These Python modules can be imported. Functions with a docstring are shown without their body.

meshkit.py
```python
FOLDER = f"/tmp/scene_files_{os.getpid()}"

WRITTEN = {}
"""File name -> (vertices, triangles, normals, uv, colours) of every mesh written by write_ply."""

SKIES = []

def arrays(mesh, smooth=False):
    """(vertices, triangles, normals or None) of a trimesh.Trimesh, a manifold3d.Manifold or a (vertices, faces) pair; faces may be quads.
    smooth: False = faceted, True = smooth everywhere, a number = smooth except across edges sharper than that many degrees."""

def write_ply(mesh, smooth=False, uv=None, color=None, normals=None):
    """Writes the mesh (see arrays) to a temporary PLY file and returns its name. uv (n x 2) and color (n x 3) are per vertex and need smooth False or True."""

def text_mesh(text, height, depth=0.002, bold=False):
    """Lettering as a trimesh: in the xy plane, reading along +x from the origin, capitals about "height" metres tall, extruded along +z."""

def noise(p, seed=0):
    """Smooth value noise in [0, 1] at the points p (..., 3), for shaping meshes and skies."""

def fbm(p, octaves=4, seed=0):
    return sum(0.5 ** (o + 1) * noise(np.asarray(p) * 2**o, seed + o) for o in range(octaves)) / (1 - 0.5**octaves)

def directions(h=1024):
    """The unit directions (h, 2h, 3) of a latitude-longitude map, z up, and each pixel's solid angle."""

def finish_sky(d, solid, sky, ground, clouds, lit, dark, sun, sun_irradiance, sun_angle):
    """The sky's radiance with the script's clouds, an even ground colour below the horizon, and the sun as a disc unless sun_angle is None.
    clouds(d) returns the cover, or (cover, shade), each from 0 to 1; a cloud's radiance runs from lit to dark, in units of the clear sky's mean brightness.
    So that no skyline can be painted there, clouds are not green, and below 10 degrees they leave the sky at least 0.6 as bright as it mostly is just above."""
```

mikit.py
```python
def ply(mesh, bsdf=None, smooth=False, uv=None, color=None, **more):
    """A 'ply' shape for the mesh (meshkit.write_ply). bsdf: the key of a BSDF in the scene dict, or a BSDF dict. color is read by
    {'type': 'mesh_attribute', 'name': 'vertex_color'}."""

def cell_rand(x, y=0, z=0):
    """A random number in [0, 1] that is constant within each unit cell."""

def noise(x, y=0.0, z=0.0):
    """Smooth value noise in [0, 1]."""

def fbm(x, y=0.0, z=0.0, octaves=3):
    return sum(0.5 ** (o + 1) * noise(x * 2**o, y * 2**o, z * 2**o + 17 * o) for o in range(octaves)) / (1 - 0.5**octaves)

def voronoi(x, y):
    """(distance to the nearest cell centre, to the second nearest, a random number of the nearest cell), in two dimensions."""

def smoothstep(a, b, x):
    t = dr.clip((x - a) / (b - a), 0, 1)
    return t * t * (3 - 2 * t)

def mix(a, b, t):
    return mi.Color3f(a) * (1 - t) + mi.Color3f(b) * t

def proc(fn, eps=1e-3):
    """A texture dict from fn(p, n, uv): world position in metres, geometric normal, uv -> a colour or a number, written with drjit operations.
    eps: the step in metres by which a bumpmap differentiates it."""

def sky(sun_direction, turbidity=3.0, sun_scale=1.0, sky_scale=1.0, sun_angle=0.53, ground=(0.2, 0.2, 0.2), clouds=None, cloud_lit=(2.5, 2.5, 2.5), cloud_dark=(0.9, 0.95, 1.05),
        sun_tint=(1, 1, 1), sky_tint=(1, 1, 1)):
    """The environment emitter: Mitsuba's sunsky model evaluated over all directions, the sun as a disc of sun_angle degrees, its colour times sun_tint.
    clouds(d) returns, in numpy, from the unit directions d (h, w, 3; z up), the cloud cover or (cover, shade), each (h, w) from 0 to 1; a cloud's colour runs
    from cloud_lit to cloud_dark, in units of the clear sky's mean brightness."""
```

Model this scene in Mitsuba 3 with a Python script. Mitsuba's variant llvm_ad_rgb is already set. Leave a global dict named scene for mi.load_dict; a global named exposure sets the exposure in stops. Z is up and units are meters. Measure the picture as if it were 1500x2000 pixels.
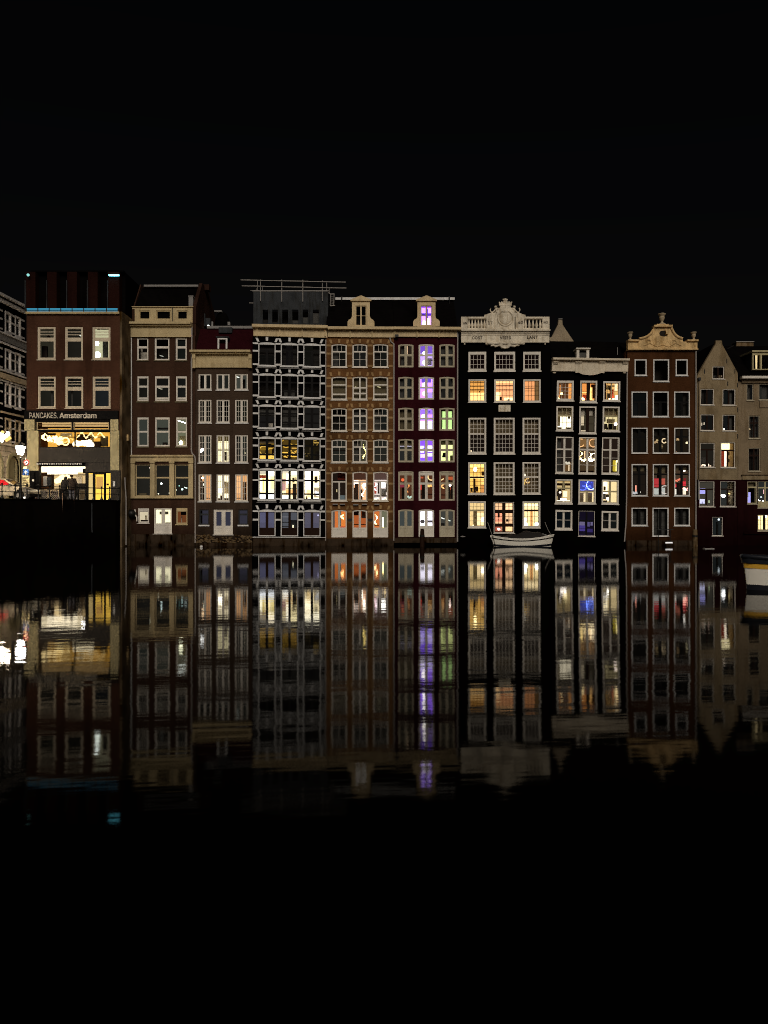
import math, random
import numpy as np, trimesh, manifold3d, shapely
import shapely.geometry as sg
import shapely.ops as so
from shapely import affinity
import drjit as dr
import mitsuba as mi, mikit, meshkit
from mikit import proc, noise, fbm, cell_rand, smoothstep, mix

# ------------------------------------------------------------------ camera, sky, exposure
F, CAMZ = 1504.0, 2.5                       # focal length in pixels of the 1500 px wide photograph, eye height over the water
T = mi.ScalarTransform4f
scene, labels = {}, {}
scene['camera'] = {'type': 'perspective', 'fov': 2 * math.degrees(math.atan(750 / F)), 'fov_axis': 'x', 'near_clip': 0.1, 'far_clip': 3000.0,
                   'to_world': T().look_at(origin=[0, 0, CAMZ], target=[0, 10, CAMZ], up=[0, 0, 1])}
# night: the broad warm glow of the lit city quay behind the viewer, and an almost black sky
scene['night_sky'] = mikit.sky((0.12, -1.0, 0.615), turbidity=3, sun_scale=1.2, sky_scale=0.021, sun_angle=29, sun_tint=(1.03, 1.18, 1.5), sky_tint=(1.75, 1.02, 0.72), ground=(0.02, 0.02, 0.02))
exposure = 0.0

# ------------------------------------------------------------------ materials
def rgb(c): return {'type': 'rgb', 'value': [float(x) for x in c]}
def M(name, bsdf):
    scene['mat_' + name] = bsdf
    return name
def plain(name, c, rough=0.7, spec=0.05, metallic=0.0):
    return M(name, {'type': 'twosided', 'b': {'type': 'principled', 'base_color': rgb(c), 'roughness': rough, 'specular': spec, 'metallic': metallic}})
def textured(name, fn, rough=0.8, spec=0.0, bump=None, bscale=0.01):
    b = {'type': 'principled', 'base_color': proc(fn), 'roughness': rough, 'specular': spec}
    if bump is not None:
        b = {'type': 'bumpmap', 'a': proc(bump, eps=2e-3), 'b': b, 'scale': bscale}
    return M(name, {'type': 'twosided', 'b': b})
def brick_fn(base, spread=0.14, mortar=0.05, grime=0.35):
    base = np.array(base, float)
    def fn(p, n, uv):
        h = p.x + 0.7 * p.y
        row = dr.floor(p.z / 0.065)
        x = h / 0.22 + 0.5 * (row - 2 * dr.floor(row / 2))
        t = cell_rand(dr.floor(x), row, 3)
        fx, fz = x - dr.floor(x), p.z / 0.065 - row
        joint = dr.select((fx < 0.06) | (fz < 0.17), 1.0, 0.0)
        big = fbm(h * 0.55, p.z * 0.5, p.y * 0.3)
        streak = fbm(h * 2.3, p.z * 0.22, 4.0)
        damp = smoothstep(2.6, 0.2, p.z) * (0.35 + 0.4 * fbm(h * 1.6, p.z * 1.4, 2.0))
        k = (1 + spread * (t - 0.5)) * (1 - grime * (0.7 * smoothstep(0.42, 0.7, big) + 0.5 * smoothstep(0.5, 0.75, streak))) * (1 - damp)
        return mi.Color3f(*[float(b) for b in base]) * k * (1 - joint * mortar)
    return fn
def stain_fn(base, dirt=0.3, scale=1.0):
    base = np.array(base, float)
    def fn(p, n, uv):
        h = (p.x + 0.7 * p.y) * scale
        a = fbm(h * 1.2, p.z * 1.1 * scale, p.y * 0.4)
        b = fbm(h * 4.5, p.z * 0.6 * scale, 7.0)
        k = 1 - dirt * (0.9 * smoothstep(0.4, 0.72, a) + 0.6 * smoothstep(0.48, 0.75, b))
        warm = smoothstep(0.5, 0.8, b) * dirt * 0.35
        return mi.Color3f(float(base[0]) * k, float(base[1]) * (k - warm * 0.4), float(base[2]) * (k - warm))
    return fn
def wave_bump(p, n, uv):
    calm = 0.30 + 0.70 * smoothstep(36.0, 15.0, p.y)         # the sheltered water under the houses lies almost still
    gust = 0.8 + 0.6 * smoothstep(0.35, 0.7, fbm(p.x * 0.09, p.y * 0.16, 3.0)) + 0.4 * smoothstep(-7.0, -14.0, p.x)
    x, y = p.x + 0.18 * p.y, p.y - 0.12 * p.x
    w = noise(x * 0.35, y * 0.55, 8.0) * 0.16 + noise(x * 0.9 + 3, y * 2.1, 1.0) * 0.08 + noise(x * 1.7, y * 5.2 + 9, 5.0) * 0.13 + noise(x * 4.5, y * 15.0, 2.0) * 0.045
    return w * calm * gust

textured('soot_brick', brick_fn((0.0032, 0.0029, 0.0032), 0.3, 0.0, 0.3))
textured('tar_wall', brick_fn((0.0026, 0.0022, 0.0021), 0.2, 0.0, 0.3))
textured('russet_brick', brick_fn((0.074, 0.034, 0.021)))
textured('roof_brick', brick_fn((0.018, 0.0065, 0.005)))
textured('umber_brick', brick_fn((0.053, 0.0275, 0.018)))
textured('dark_umber_brick', brick_fn((0.056, 0.037, 0.026)))
textured('ochre_brick', brick_fn((0.152, 0.071, 0.027), 0.2, 0.08, 0.4))
textured('pale_ochre_stone', brick_fn((0.34, 0.21, 0.095), 0.1, 0.0, 0.4))
textured('oxblood_brick', brick_fn((0.032, 0.0058, 0.0085)))
textured('tan_brick', brick_fn((0.064, 0.0265, 0.0115)))
textured('plum_brick', brick_fn((0.017, 0.0045, 0.005)))
textured('grey_plaster', stain_fn((0.17, 0.12, 0.07), 0.55))
textured('rear_plaster', stain_fn((0.32, 0.255, 0.175), 0.3))
textured('pale_plaster', stain_fn((0.25, 0.19, 0.115), 0.26))
textured('buff_plaster', stain_fn((0.22, 0.165, 0.105), 0.22))
textured('quay_stone', brick_fn((0.0045, 0.0035, 0.0028), 0.3, 0.1, 0.4))
textured('plinth_stone', stain_fn((0.042, 0.028, 0.018), 0.7, 1.6))
textured('rubble_stone', stain_fn((0.13, 0.09, 0.05), 0.7, 2.5))
textured('cream_stone', stain_fn((0.45, 0.36, 0.24), 0.22, 1.4))
textured('white_paint', stain_fn((0.70, 0.65, 0.58), 0.10, 1.5))
textured('tan_paint', stain_fn((0.50, 0.395, 0.225), 0.16, 1.5))
textured('white_stone', stain_fn((0.68, 0.67, 0.66), 0.14, 2.0))
textured('carved_stone', stain_fn((0.72, 0.64, 0.51), 0.28, 2.5))
textured('golden_stone', stain_fn((0.68, 0.47, 0.23), 0.35, 2.2))
textured('pilaster_stone', stain_fn((0.46, 0.40, 0.235), 0.2, 1.3))
textured('zinc', stain_fn((0.040, 0.043, 0.047), 0.35, 1.5))
textured('grey_stone', stain_fn((0.62, 0.59, 0.57), 0.2, 2.0))
textured('trim_cream', stain_fn((0.59, 0.46, 0.275), 0.15, 1.5))
textured('cornice_stone', stain_fn((0.66, 0.57, 0.44), 0.18, 1.5))
textured('putty_paint', stain_fn((0.44, 0.39, 0.29), 0.12, 1.5))
textured('side_brick', brick_fn((0.036, 0.018, 0.013)))
textured('dark_tile', brick_fn((0.0036, 0.003, 0.003), 0.3, 0.3, 0.4))
textured('red_tile', brick_fn((0.023, 0.0042, 0.006), 0.2, 0.15, 0.3))
textured('paving', brick_fn((0.03, 0.025, 0.02), 0.3, 0.2, 0.3))
plain('black_paint', (0.006, 0.0055, 0.0055), 0.5)
plain('fascia_paint', (0.042, 0.037, 0.033), 0.7)
textured('painted_lamplight_stone', stain_fn((0.68, 0.58, 0.44), 0.18, 1.4))  # lightened cream stone: the street lamp's light is put into the colour
textured('warm_white', stain_fn((0.62, 0.53, 0.40), 0.10, 1.5))
plain('dark_wood', (0.018, 0.008, 0.005), 0.6)
plain('black_metal', (0.007, 0.0065, 0.006), 0.5, 0.3)
plain('grey_metal', (0.26, 0.24, 0.22), 0.5, 0.5)
plain('pipe_metal', (0.30, 0.27, 0.25), 0.5, 0.4)
plain('lead', (0.22, 0.21, 0.20), 0.6)
plain('blue_door', (0.10, 0.095, 0.13), 0.6)
plain('inside_dark', (0.02, 0.018, 0.016), 0.9)
plain('inside_light', (0.55, 0.5, 0.42), 0.9)
plain('inside_purple', (0.25, 0.12, 0.55), 0.9)
plain('inside_red', (0.35, 0.06, 0.04), 0.9)
plain('silhouette', (0.022, 0.017, 0.014), 0.8)
plain('curtain_grey', (0.075, 0.073, 0.068), 0.9)
plain('curtain_dark', (0.025, 0.023, 0.021), 0.9)
plain('blind_beige', (0.20, 0.155, 0.095), 0.9)
plain('blind_khaki', (0.14, 0.115, 0.07), 0.9)
M('sheer', {'type': 'principledthin', 'base_color': rgb((0.7, 0.6, 0.48)), 'roughness': 0.8, 'diff_trans': 1.1, 'spec_trans': 0.0})
M('glass', {'type': 'thindielectric'})
M('lamp_body', {'type': 'diffuse', 'reflectance': rgb((0.01, 0.01, 0.01))})
M('water', {'type': 'bumpmap', 'a': proc(wave_bump, eps=0.008), 'scale': 0.0046,
            'b': {'type': 'roughplastic', 'distribution': 'beckmann', 'alpha': 0.0030, 'int_ior': 1.135, 'diffuse_reflectance': rgb((0.0012, 0.0010, 0.0008)), 'nonlinear': False}})

# ------------------------------------------------------------------ scene helpers
used = {}
def numbered(key):
    n = used.get(key, 0)
    used[key] = n + 1
    return key if n == 0 else f'{key}_{n:03d}'
def put(name, mesh, mat, parent=None, smooth=False, emit=None, weight=0.02, label=None):
    key = numbered((parent + '__' if parent else '') + name)
    if isinstance(mesh, (list, tuple)):
        mesh = trimesh.util.concatenate(mesh)
    shape = mikit.ply(mesh, 'mat_' + mat, smooth=smooth)
    if emit is not None:
        shape['emitter'] = {'type': 'area', 'radiance': rgb(emit), 'sampling_weight': float(weight)}
    scene[key] = shape
    if label: labels[key] = {'label': label}
    return key
def thing(name, label, cat, group=None):
    key = numbered(name)
    labels[key] = {'label': label, 'category': cat}
    if group: labels[key]['group'] = group
    return key
def tag(key, label, cat, group=None):
    labels[key] = {'label': label, 'category': cat}
    if group: labels[key]['group'] = group
    return key
def at(px, py, Y):                            # the point of the photograph's pixel at the distance Y
    return np.array([(px - 750) / F * Y, Y, CAMZ + (1000 - py) / F * Y])

def box(x0, x1, y0, y1, z0, z1):
    m = trimesh.creation.box(extents=(abs(x1 - x0), abs(y1 - y0), abs(z1 - z0)))
    m.apply_translation(((x0 + x1) / 2, (y0 + y1) / 2, (z0 + z1) / 2))
    return m
def ext(poly, v0, v1):                        # a polygon in (u, z) made a slab from depth v0 to v1
    out = []
    for g in getattr(poly, 'geoms', [poly]):
        if g.geom_type != 'Polygon' or g.area < 1e-6: continue
        m = trimesh.creation.extrude_polygon(sg.polygon.orient(g), abs(v1 - v0), engine='earcut')
        v = np.array(m.vertices)
        m.vertices = np.stack([v[:, 0], max(v0, v1) - v[:, 2], v[:, 1]], 1)
        out.append(m)
    return trimesh.util.concatenate(out)
def sheet(poly, v):                           # a single face
    vs, fs = trimesh.creation.triangulate_polygon(sg.polygon.orient(poly), engine='earcut')
    m = trimesh.Trimesh(np.stack([vs[:, 0], np.full(len(vs), v), vs[:, 1]], 1), fs, process=False)
    if m.face_normals[:, 1].mean() > 0: m.invert()
    return m
def tube(pts, r, n=8, cap=True):
    p = np.asarray(pts, float); k = len(p)
    r = np.broadcast_to(r, (k,)).astype(float)
    t = np.gradient(p, axis=0); t /= np.linalg.norm(t, axis=1, keepdims=True) + 1e-12
    a = np.cross(t, np.where(np.abs(t[:, 2:]) < 0.9, [0, 0, 1.0], [1.0, 0, 0])); a /= np.linalg.norm(a, axis=1, keepdims=True) + 1e-12
    b = np.cross(t, a); ang = np.arange(n) * 2 * np.pi / n
    v = (p[:, None] + r[:, None, None] * (np.cos(ang)[None, :, None] * a[:, None] + np.sin(ang)[None, :, None] * b[:, None])).reshape(-1, 3)
    f = []
    for i in range(k - 1):
        for j in range(n):
            q = (i * n + j, i * n + (j + 1) % n, (i + 1) * n + (j + 1) % n, (i + 1) * n + j)
            f += [(q[0], q[1], q[2]), (q[0], q[2], q[3])]
    if cap:
        f += [(0, j + 1, j) for j in range(1, n - 1)] + [((k - 1) * n, (k - 1) * n + j, (k - 1) * n + j + 1) for j in range(1, n - 1)]
    m = trimesh.Trimesh(v, f, process=False)
    trimesh.repair.fix_normals(m)
    return m
def lathe(profile, x=0, y=0, z=0, n=14, s=1.0):   # (radius, height) pairs
    m = trimesh.creation.revolve(np.array(profile, float) * s, sections=n)
    m.apply_translation((x, y, z))
    return m
def ball(c, r, sub=2):
    m = trimesh.creation.icosphere(subdivisions=sub, radius=1.0)
    m.vertices = np.array(m.vertices) * np.broadcast_to(r, (3,)) + np.asarray(c, float)
    return m
def ring(c, R, r, a0=0, a1=360, n=20, plane='xz'):
    a = np.radians(np.linspace(a0, a1, n))
    pts = np.stack([c[0] + R * np.cos(a), np.full(n, c[1]), c[2] + R * np.sin(a)], 1)
    return tube(pts, r, 6)
def rect(x0, z0, x1, z1): return sg.box(min(x0, x1), min(z0, z1), max(x0, x1), max(z0, z1))
def text(s, h, depth=0.02, bold=False, sx=1.0, width=None):   # upright lettering, reading along +x, facing -y
    m = meshkit.text_mesh(s, h, depth, bold)
    v = np.array(m.vertices)
    if width: sx = width / v[:, 0].max()
    m.vertices = np.stack([v[:, 0] * sx, -v[:, 2], v[:, 1]], 1)
    return m

# ------------------------------------------------------------------ a house in its own frame: u along the front, v into the house, z up
class House:
    def __init__(self, key, pxmid, D, yaw=0.0, roll=0.0, wall='umber_brick', seed=1):
        self.key, self.D, self.yaw, self.roll, self.wallmat = key, D, math.radians(yaw), roll, wall
        self.P = np.array([(pxmid - 750) / F * D, D, 0.0])
        c, s = math.cos(self.yaw), math.sin(self.yaw)
        self.eu, self.ev = np.array([c, s, 0]), np.array([-s, c, 0])
        self.holes, self.s = [], D / F
        self.rng = random.Random(seed)
    def loc(self, px, py, v=0.0):             # the photograph's pixel on the front plane (or a plane v behind it)
        d = np.array([(px - 750) / F, 1.0, (1000 - py) / F]); o = np.array([0, 0, CAMZ])
        t = np.dot(self.P + v * self.ev - o, self.ev) / np.dot(d, self.ev)
        q = o + t * d - self.P
        u, z = np.dot(q, self.eu), q[2]
        c, s = math.cos(self.roll), math.sin(self.roll)
        return u * c - z * s, u * s + z * c
    def world(self, mesh):
        if isinstance(mesh, (list, tuple)): mesh = trimesh.util.concatenate(list(mesh))
        m = mesh.copy(); p = np.array(m.vertices)
        c, s = math.cos(self.roll), math.sin(self.roll)
        u, z = p[:, 0] * c + p[:, 2] * s, -p[:, 0] * s + p[:, 2] * c
        w = self.P + u[:, None] * self.eu + p[:, 1:2] * self.ev
        w[:, 2] += z
        m.vertices = w
        return m
    def rect(self, x0, y0, x1, y1, v=0.0):
        a, b = self.loc(x0, y0, v), self.loc(x1, y1, v)
        return a[0], b[1], b[0], a[1]         # u0, z0, u1, z1
    def poly(self, pts, v=0.0): return sg.Polygon([self.loc(x, y, v) for x, y in pts])
    def put(self, name, mesh, mat, parent=None, **k): return put(name, self.world(mesh), mat, parent or self.key, **k)
    def box(self, name, x0, y0, x1, y1, v0, v1, mat, parent=None, **k):
        u0, z0, u1, z1 = self.rect(x0, y0, x1, y1)
        return self.put(name, box(u0, u1, v0, v1, z0, z1), mat, parent, **k)
    def finish(self, front, depth=9.0, v0=0.0, top=None, z_low=-0.6):
        """The front with its openings, party walls and back, as the part wall."""
        hole = so.unary_union([h.buffer(-0.004) for h in self.holes]) if self.holes else sg.Polygon()
        u0, _, u1, _ = front.bounds
        ztop = top if top is not None else front.bounds[3]
        ms = [ext(front.difference(hole), v0, 0.32)]
        e = 0.015
        ms += [box(u0 + e, u0 + 0.22, 0.33, depth, z_low, ztop - 0.05), box(u1 - 0.22, u1 - e, 0.33, depth, z_low, ztop - 0.05), box(u0 + 0.23, u1 - 0.23, depth - 0.2, depth - 0.01, z_low, ztop - 0.06)]
        self.put('wall', ms, self.wallmat)

def arch_poly(u0, z0, u1, z1, rise):
    if rise <= 0: return rect(u0, z0, u1, z1)
    w = u1 - u0; R = (w * w / 4 + rise * rise) / (2 * rise); zc = z1 - R; uc = (u0 + u1) / 2
    a = math.asin(min(1, w / 2 / R))
    return sg.Polygon([(u0, z0), (u1, z0)] + [(uc + R * math.sin(t), zc + R * math.cos(t)) for t in np.linspace(a, -a, 9)])

def window(H, x0, y0, x1, y1, zones, fw=2.2, sw=1.0, rw=1.6, mw=1.8, bw=0.7, mf='white_paint', ms=None, arch=0.0, reveal=0.05, sill=1, sill_mat=None, room=None, kind='window', proud=0.0, head=0.0, label=None, flat=False):
    """zones, from the top: (height, leaves, columns, rows) or (height, 'panel', leaves)."""
    s = H.s; ms = ms or mf
    u0, z0, u1, z1 = H.rect(x0, y0, x1, y1)
    outer = arch_poly(u0, z0, u1, z1, arch * s)
    H.holes.append(outer)
    W = numbered(H.key + '__' + kind)
    labels_here = label
    if label: labels[W] = {'label': label}
    iu0, iu1, iz0, iz1 = u0 + fw * s, u1 - fw * s, z0 + fw * s, z1 - (fw + head) * s
    inner = arch_poly(iu0, iz0, iu1, iz1 - (arch * s if flat else 0), 0 if flat else arch * s * 0.8)
    if flat: iz1 -= arch * s
    r = reveal
    put('frame', H.world(ext(outer.buffer(0.006, join_style=2).difference(inner), r - proud, r + 0.11)), mf, W)
    tot = sum(z[0] for z in zones)
    avail = iz1 - iz0 - (len(zones) - 1) * rw * s
    top, panes, bars, panels = iz1, [], [], []
    for zi, z in enumerate(zones):
        h = avail * z[0] / tot
        zt, zb = top, top - h
        top = zb - rw * s
        leaves = z[2] if z[1] == 'panel' else z[1]
        lw = (iu1 - iu0 - (leaves - 1) * mw * s) / leaves
        for l in range(leaves):
            a = iu0 + l * (lw + mw * s)
            cell = rect(a + sw * s, zb + sw * s, a + lw - sw * s, zt - sw * s)
            if z[1] == 'panel':
                panels.append(cell); continue
            cell = cell.intersection(inner.buffer(-sw * s, join_style=2)) if arch else cell
            c0, d0, c1, d1 = cell.bounds
            for k in range(1, z[2]): 
                cx = c0 + (c1 - c0) * k / z[2]; bars.append(rect(cx - bw * s / 2, d0 - .004, cx + bw * s / 2, d1 + .004))
            for k in range(1, z[3]):
                cz = d0 + (d1 - d0) * k / z[3]; bars.append(rect(c0 - .004, cz - bw * s / 2, c1 + .004, cz + bw * s / 2))
            if (c1 - c0) / z[2] > 8.5 * s and (d1 - d0) / z[3] > 8.5 * s:
                for i in range(z[2]):
                    for j in range(z[3]):
                        p = cell.intersection(rect(c0 + (c1 - c0) * i / z[2], d0 + (d1 - d0) * j / z[3], c0 + (c1 - c0) * (i + 1) / z[2], d0 + (d1 - d0) * (j + 1) / z[3]))
                        panes.append(p)
            else:
                panes.append(cell)
    holes = so.unary_union(panes + panels) if panes or panels else sg.Polygon()
    sash = inner.buffer(0.004, join_style=2).difference(holes)
    if bars: sash = so.unary_union([sash, so.unary_union(bars).intersection(inner)])
    put('sash', H.world(ext(sash, r + 0.03, r + 0.085)), ms, W)
    for p in panes:
        if p.geom_type == 'Polygon' and p.area > 1e-4:
            put('pane', H.world(sheet(p.buffer(0.005, join_style=2), r + 0.06)), 'glass', W)
    for p in panels:
        b = p.bounds
        m = [ext(p.buffer(0.005, join_style=2), r + 0.05, r + 0.08)]
        m.append(ext(rect(b[0] + 0.07, b[1] + 0.07, b[2] - 0.07, b[3] - 0.07), r + 0.042, r + 0.055))
        put('panel', H.world(m), ms, W)
    if sill:
        put('sill', H.world(box(u0 - 0.05, u1 + 0.05, -0.07, r + 0.02, z0 - 0.085 * sill, z0 - 0.004)), sill_mat or mf, W)
    if room is not None:
        make_room(H, (u0, z0, u1, z1), **room)
    else:
        make_room(H, (u0, z0, u1, z1))
    return W

def make_room(H, o, glow=None, walls='inside_dark', lamps=(), items=(), curtains=None, blind=None, depth=0.95, ceil=None, side=None, busy=0, warm=None):
    u0, z0, u1, z1 = o
    w, h = u1 - u0, z1 - z0
    def lum(c): return tuple(x * (1.65 if max(c) > .25 else .62 if max(c) < .04 else 1.0) for x in c)   # lit rooms are far brighter than the street
    glow, ceil = lum(glow) if glow else None, lum(ceil) if ceil else None
    K = numbered(H.key + '__room')
    g = 0.10
    a0, a1, b0, b1 = u0 - g, u1 + g, z0 - g, z1 + g * 0.6
    v0, v1 = 0.325, 0.325 + depth
    def quad(p): return trimesh.Trimesh(np.array(p, float), [(0, 1, 2), (0, 2, 3)], process=False)
    back = [quad([(a0, v1, b0), (a1, v1, b0), (a1, v1, b1), (a0, v1, b1)])]
    sides = [quad([(a0, v0, b0), (a0, v1, b0), (a0, v1, b1), (a0, v0, b1)]), quad([(a1, v1, b0), (a1, v0, b0), (a1, v0, b1), (a1, v1, b1)])]
    floor = quad([(a0, v0, b0), (a1, v0, b0), (a1, v1, b0), (a0, v1, b0)])
    top = quad([(a0, v1, b1), (a1, v1, b1), (a1, v0, b1), (a0, v0, b1)])
    # what is placed by its look through the opening goes back along the line of sight from the canal
    o3 = np.array([0, 0, CAMZ])
    def place(fx, fz, v):
        p = H.world(trimesh.Trimesh([[u0 + fx * w, 0.1, z0 + fz * h]], np.zeros((0, 3), int), process=False)).vertices[0]
        k = (v - 0.1) / H.D
        q = o3 + (p - o3) * (1 + k) - H.P
        uu, zz = float(np.dot(q, H.eu)), float(q[2])
        c, s = math.cos(H.roll), math.sin(H.roll)
        return min(max(uu * c - zz * s, a0 + .02), a1 - .02), min(max(uu * s + zz * c, b0 + .02), b1 - .02)
    if glow:
        put('glowing_wall', H.world(back + sides), 'lamp_body', K, emit=glow)  # walls emit light themselves in place of room lamps
        put('floor', H.world(floor), walls, K)
    else:
        put('back_wall', H.world(back + sides + [floor]), walls, K)
    if ceil:
        put('glowing_ceiling', H.world(top), 'lamp_body', K, emit=ceil)  # the ceiling itself emits in place of lamplight on it
    else:
        put('ceiling', H.world(top), walls, K)
    rng = H.rng
    for it in items:                          # (name, fx0, fz0, fx1, fz1, material or radiance, distance)
        nm, fx0, fz0, fx1, fz1, mt = it[:6]
        v = 0.325 + (it[6] if len(it) > 6 else 0.6)
        p, q = place(fx0, fz0, v), place(fx1, fz1, v)
        b = box(p[0], q[0], v, v + 0.16, p[1], q[1])
        if isinstance(mt, tuple): put(nm, H.world(b), 'lamp_body', K, emit=lum(mt))  # a piece given radiance glows itself instead of being lit
        else: put(nm, H.world(b), mt, K)
    for k in range(busy):                     # furniture and pictures that only show as shapes against the light
        r = rng.random()
        v = 0.325 + rng.uniform(0.45, 0.7)
        cx = rng.uniform(0.12, 0.88)
        if r < 0.35: nm, bx = 'cupboard', (cx - .11, 0.0, cx + .11, rng.uniform(0.3, 0.7))
        elif r < 0.6: nm, bx = 'picture', (cx - .09, 0.55, cx + .09, rng.uniform(0.68, 0.82))
        elif r < 0.8: nm, bx = 'chair', (cx - .07, 0.0, cx + .07, rng.uniform(0.2, 0.33))
        else: nm, bx = 'shelf', (cx - .2, 0.6, cx + .2, 0.63)
        p, q = place(bx[0], bx[1], v), place(bx[2], bx[3], v)
        if q[0] - p[0] < .02 or q[1] - p[1] < .02: continue
        if nm == 'cupboard':
            m = [box(p[0], q[0], v, v + .15, p[1], q[1]), box(p[0] - .015, q[0] + .015, v - .02, v + .15, q[1] + .001, q[1] + .03)]
        elif nm == 'picture':
            m = [box(p[0], q[0], v + .08, v + .11, p[1], q[1]), box(p[0] + .03, q[0] - .03, v + .07, v + .079, p[1] + .03, q[1] - .03)]
        elif nm == 'chair':
            m = [box(p[0], q[0], v + .14, v + .17, p[1] + (q[1] - p[1]) * .45, q[1]), box(p[0], q[0], v, v + .139, p[1] + (q[1] - p[1]) * .36, p[1] + (q[1] - p[1]) * .44)]
            m += [box(x, x + .025, y, y + .02, p[1], p[1] + (q[1] - p[1]) * .36) for x in (p[0], q[0] - .025) for y in (v, v + .14)]
        else:
            m = [box(p[0], q[0], v, v + .15, p[1], q[1])] + [box(p[0] + (q[0] - p[0]) * t, p[0] + (q[0] - p[0]) * t + .05, v + .02, v + .12, q[1] + .001, q[1] + rng.uniform(.1, .22)) for t in np.linspace(.03, .88, 6)]
        put(nm, H.world(m), 'silhouette' if (warm is None or rng.random() < .6) else warm, K)
    for L in lamps:                           # (fx, fz, radius, radiance[, shape[, distance]])
        fx, fz, rad, col = L[:4]
        shp = L[4] if len(L) > 4 else 'globe'
        v = 0.325 + (L[5] if len(L) > 5 else 0.03 if curtains and (curtains[0][0], curtains[0][1]) == (0, 1) else 0.4)
        c = place(fx, fz, v)
        if shp == 'globe': m = ball((c[0], v, c[1]), rad, 2)
        elif shp == 'shade': m = lathe([(0.001, rad), (rad * .55, rad), (rad, -rad * .7), (0.001, -rad * .7)], c[0], v, c[1])
        elif shp == 'tube': m = tube([(c[0] - rad, v, c[1] + rad * .35), (c[0] + rad, v, c[1] - rad * .35)], .035)
        elif shp == 'rod': m = tube([(c[0], v, c[1] - rad), (c[0], v, c[1] + rad)], .035)
        elif shp == 'string':
            t = np.linspace(0, 1, 9)
            m = trimesh.util.concatenate([ball((c[0] + .1 * math.sin(7 * q + rad * 9), v, c[1] + (q - .5) * rad * 2), .045 + .02 * math.sin(11 * q), 1) for q in t])
        elif shp == 'garland':
            m = trimesh.util.concatenate([ball((c[0] + q * rad, v, c[1] - .22 * rad * math.cos(q * 4.4) + .05 * math.sin(q * 23)), .05, 1) for q in np.linspace(-1, 1, 13)])
        elif shp == 'bow':
            m = ring((c[0], v, c[1]), rad, .035, 60, 330, 16)
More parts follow.
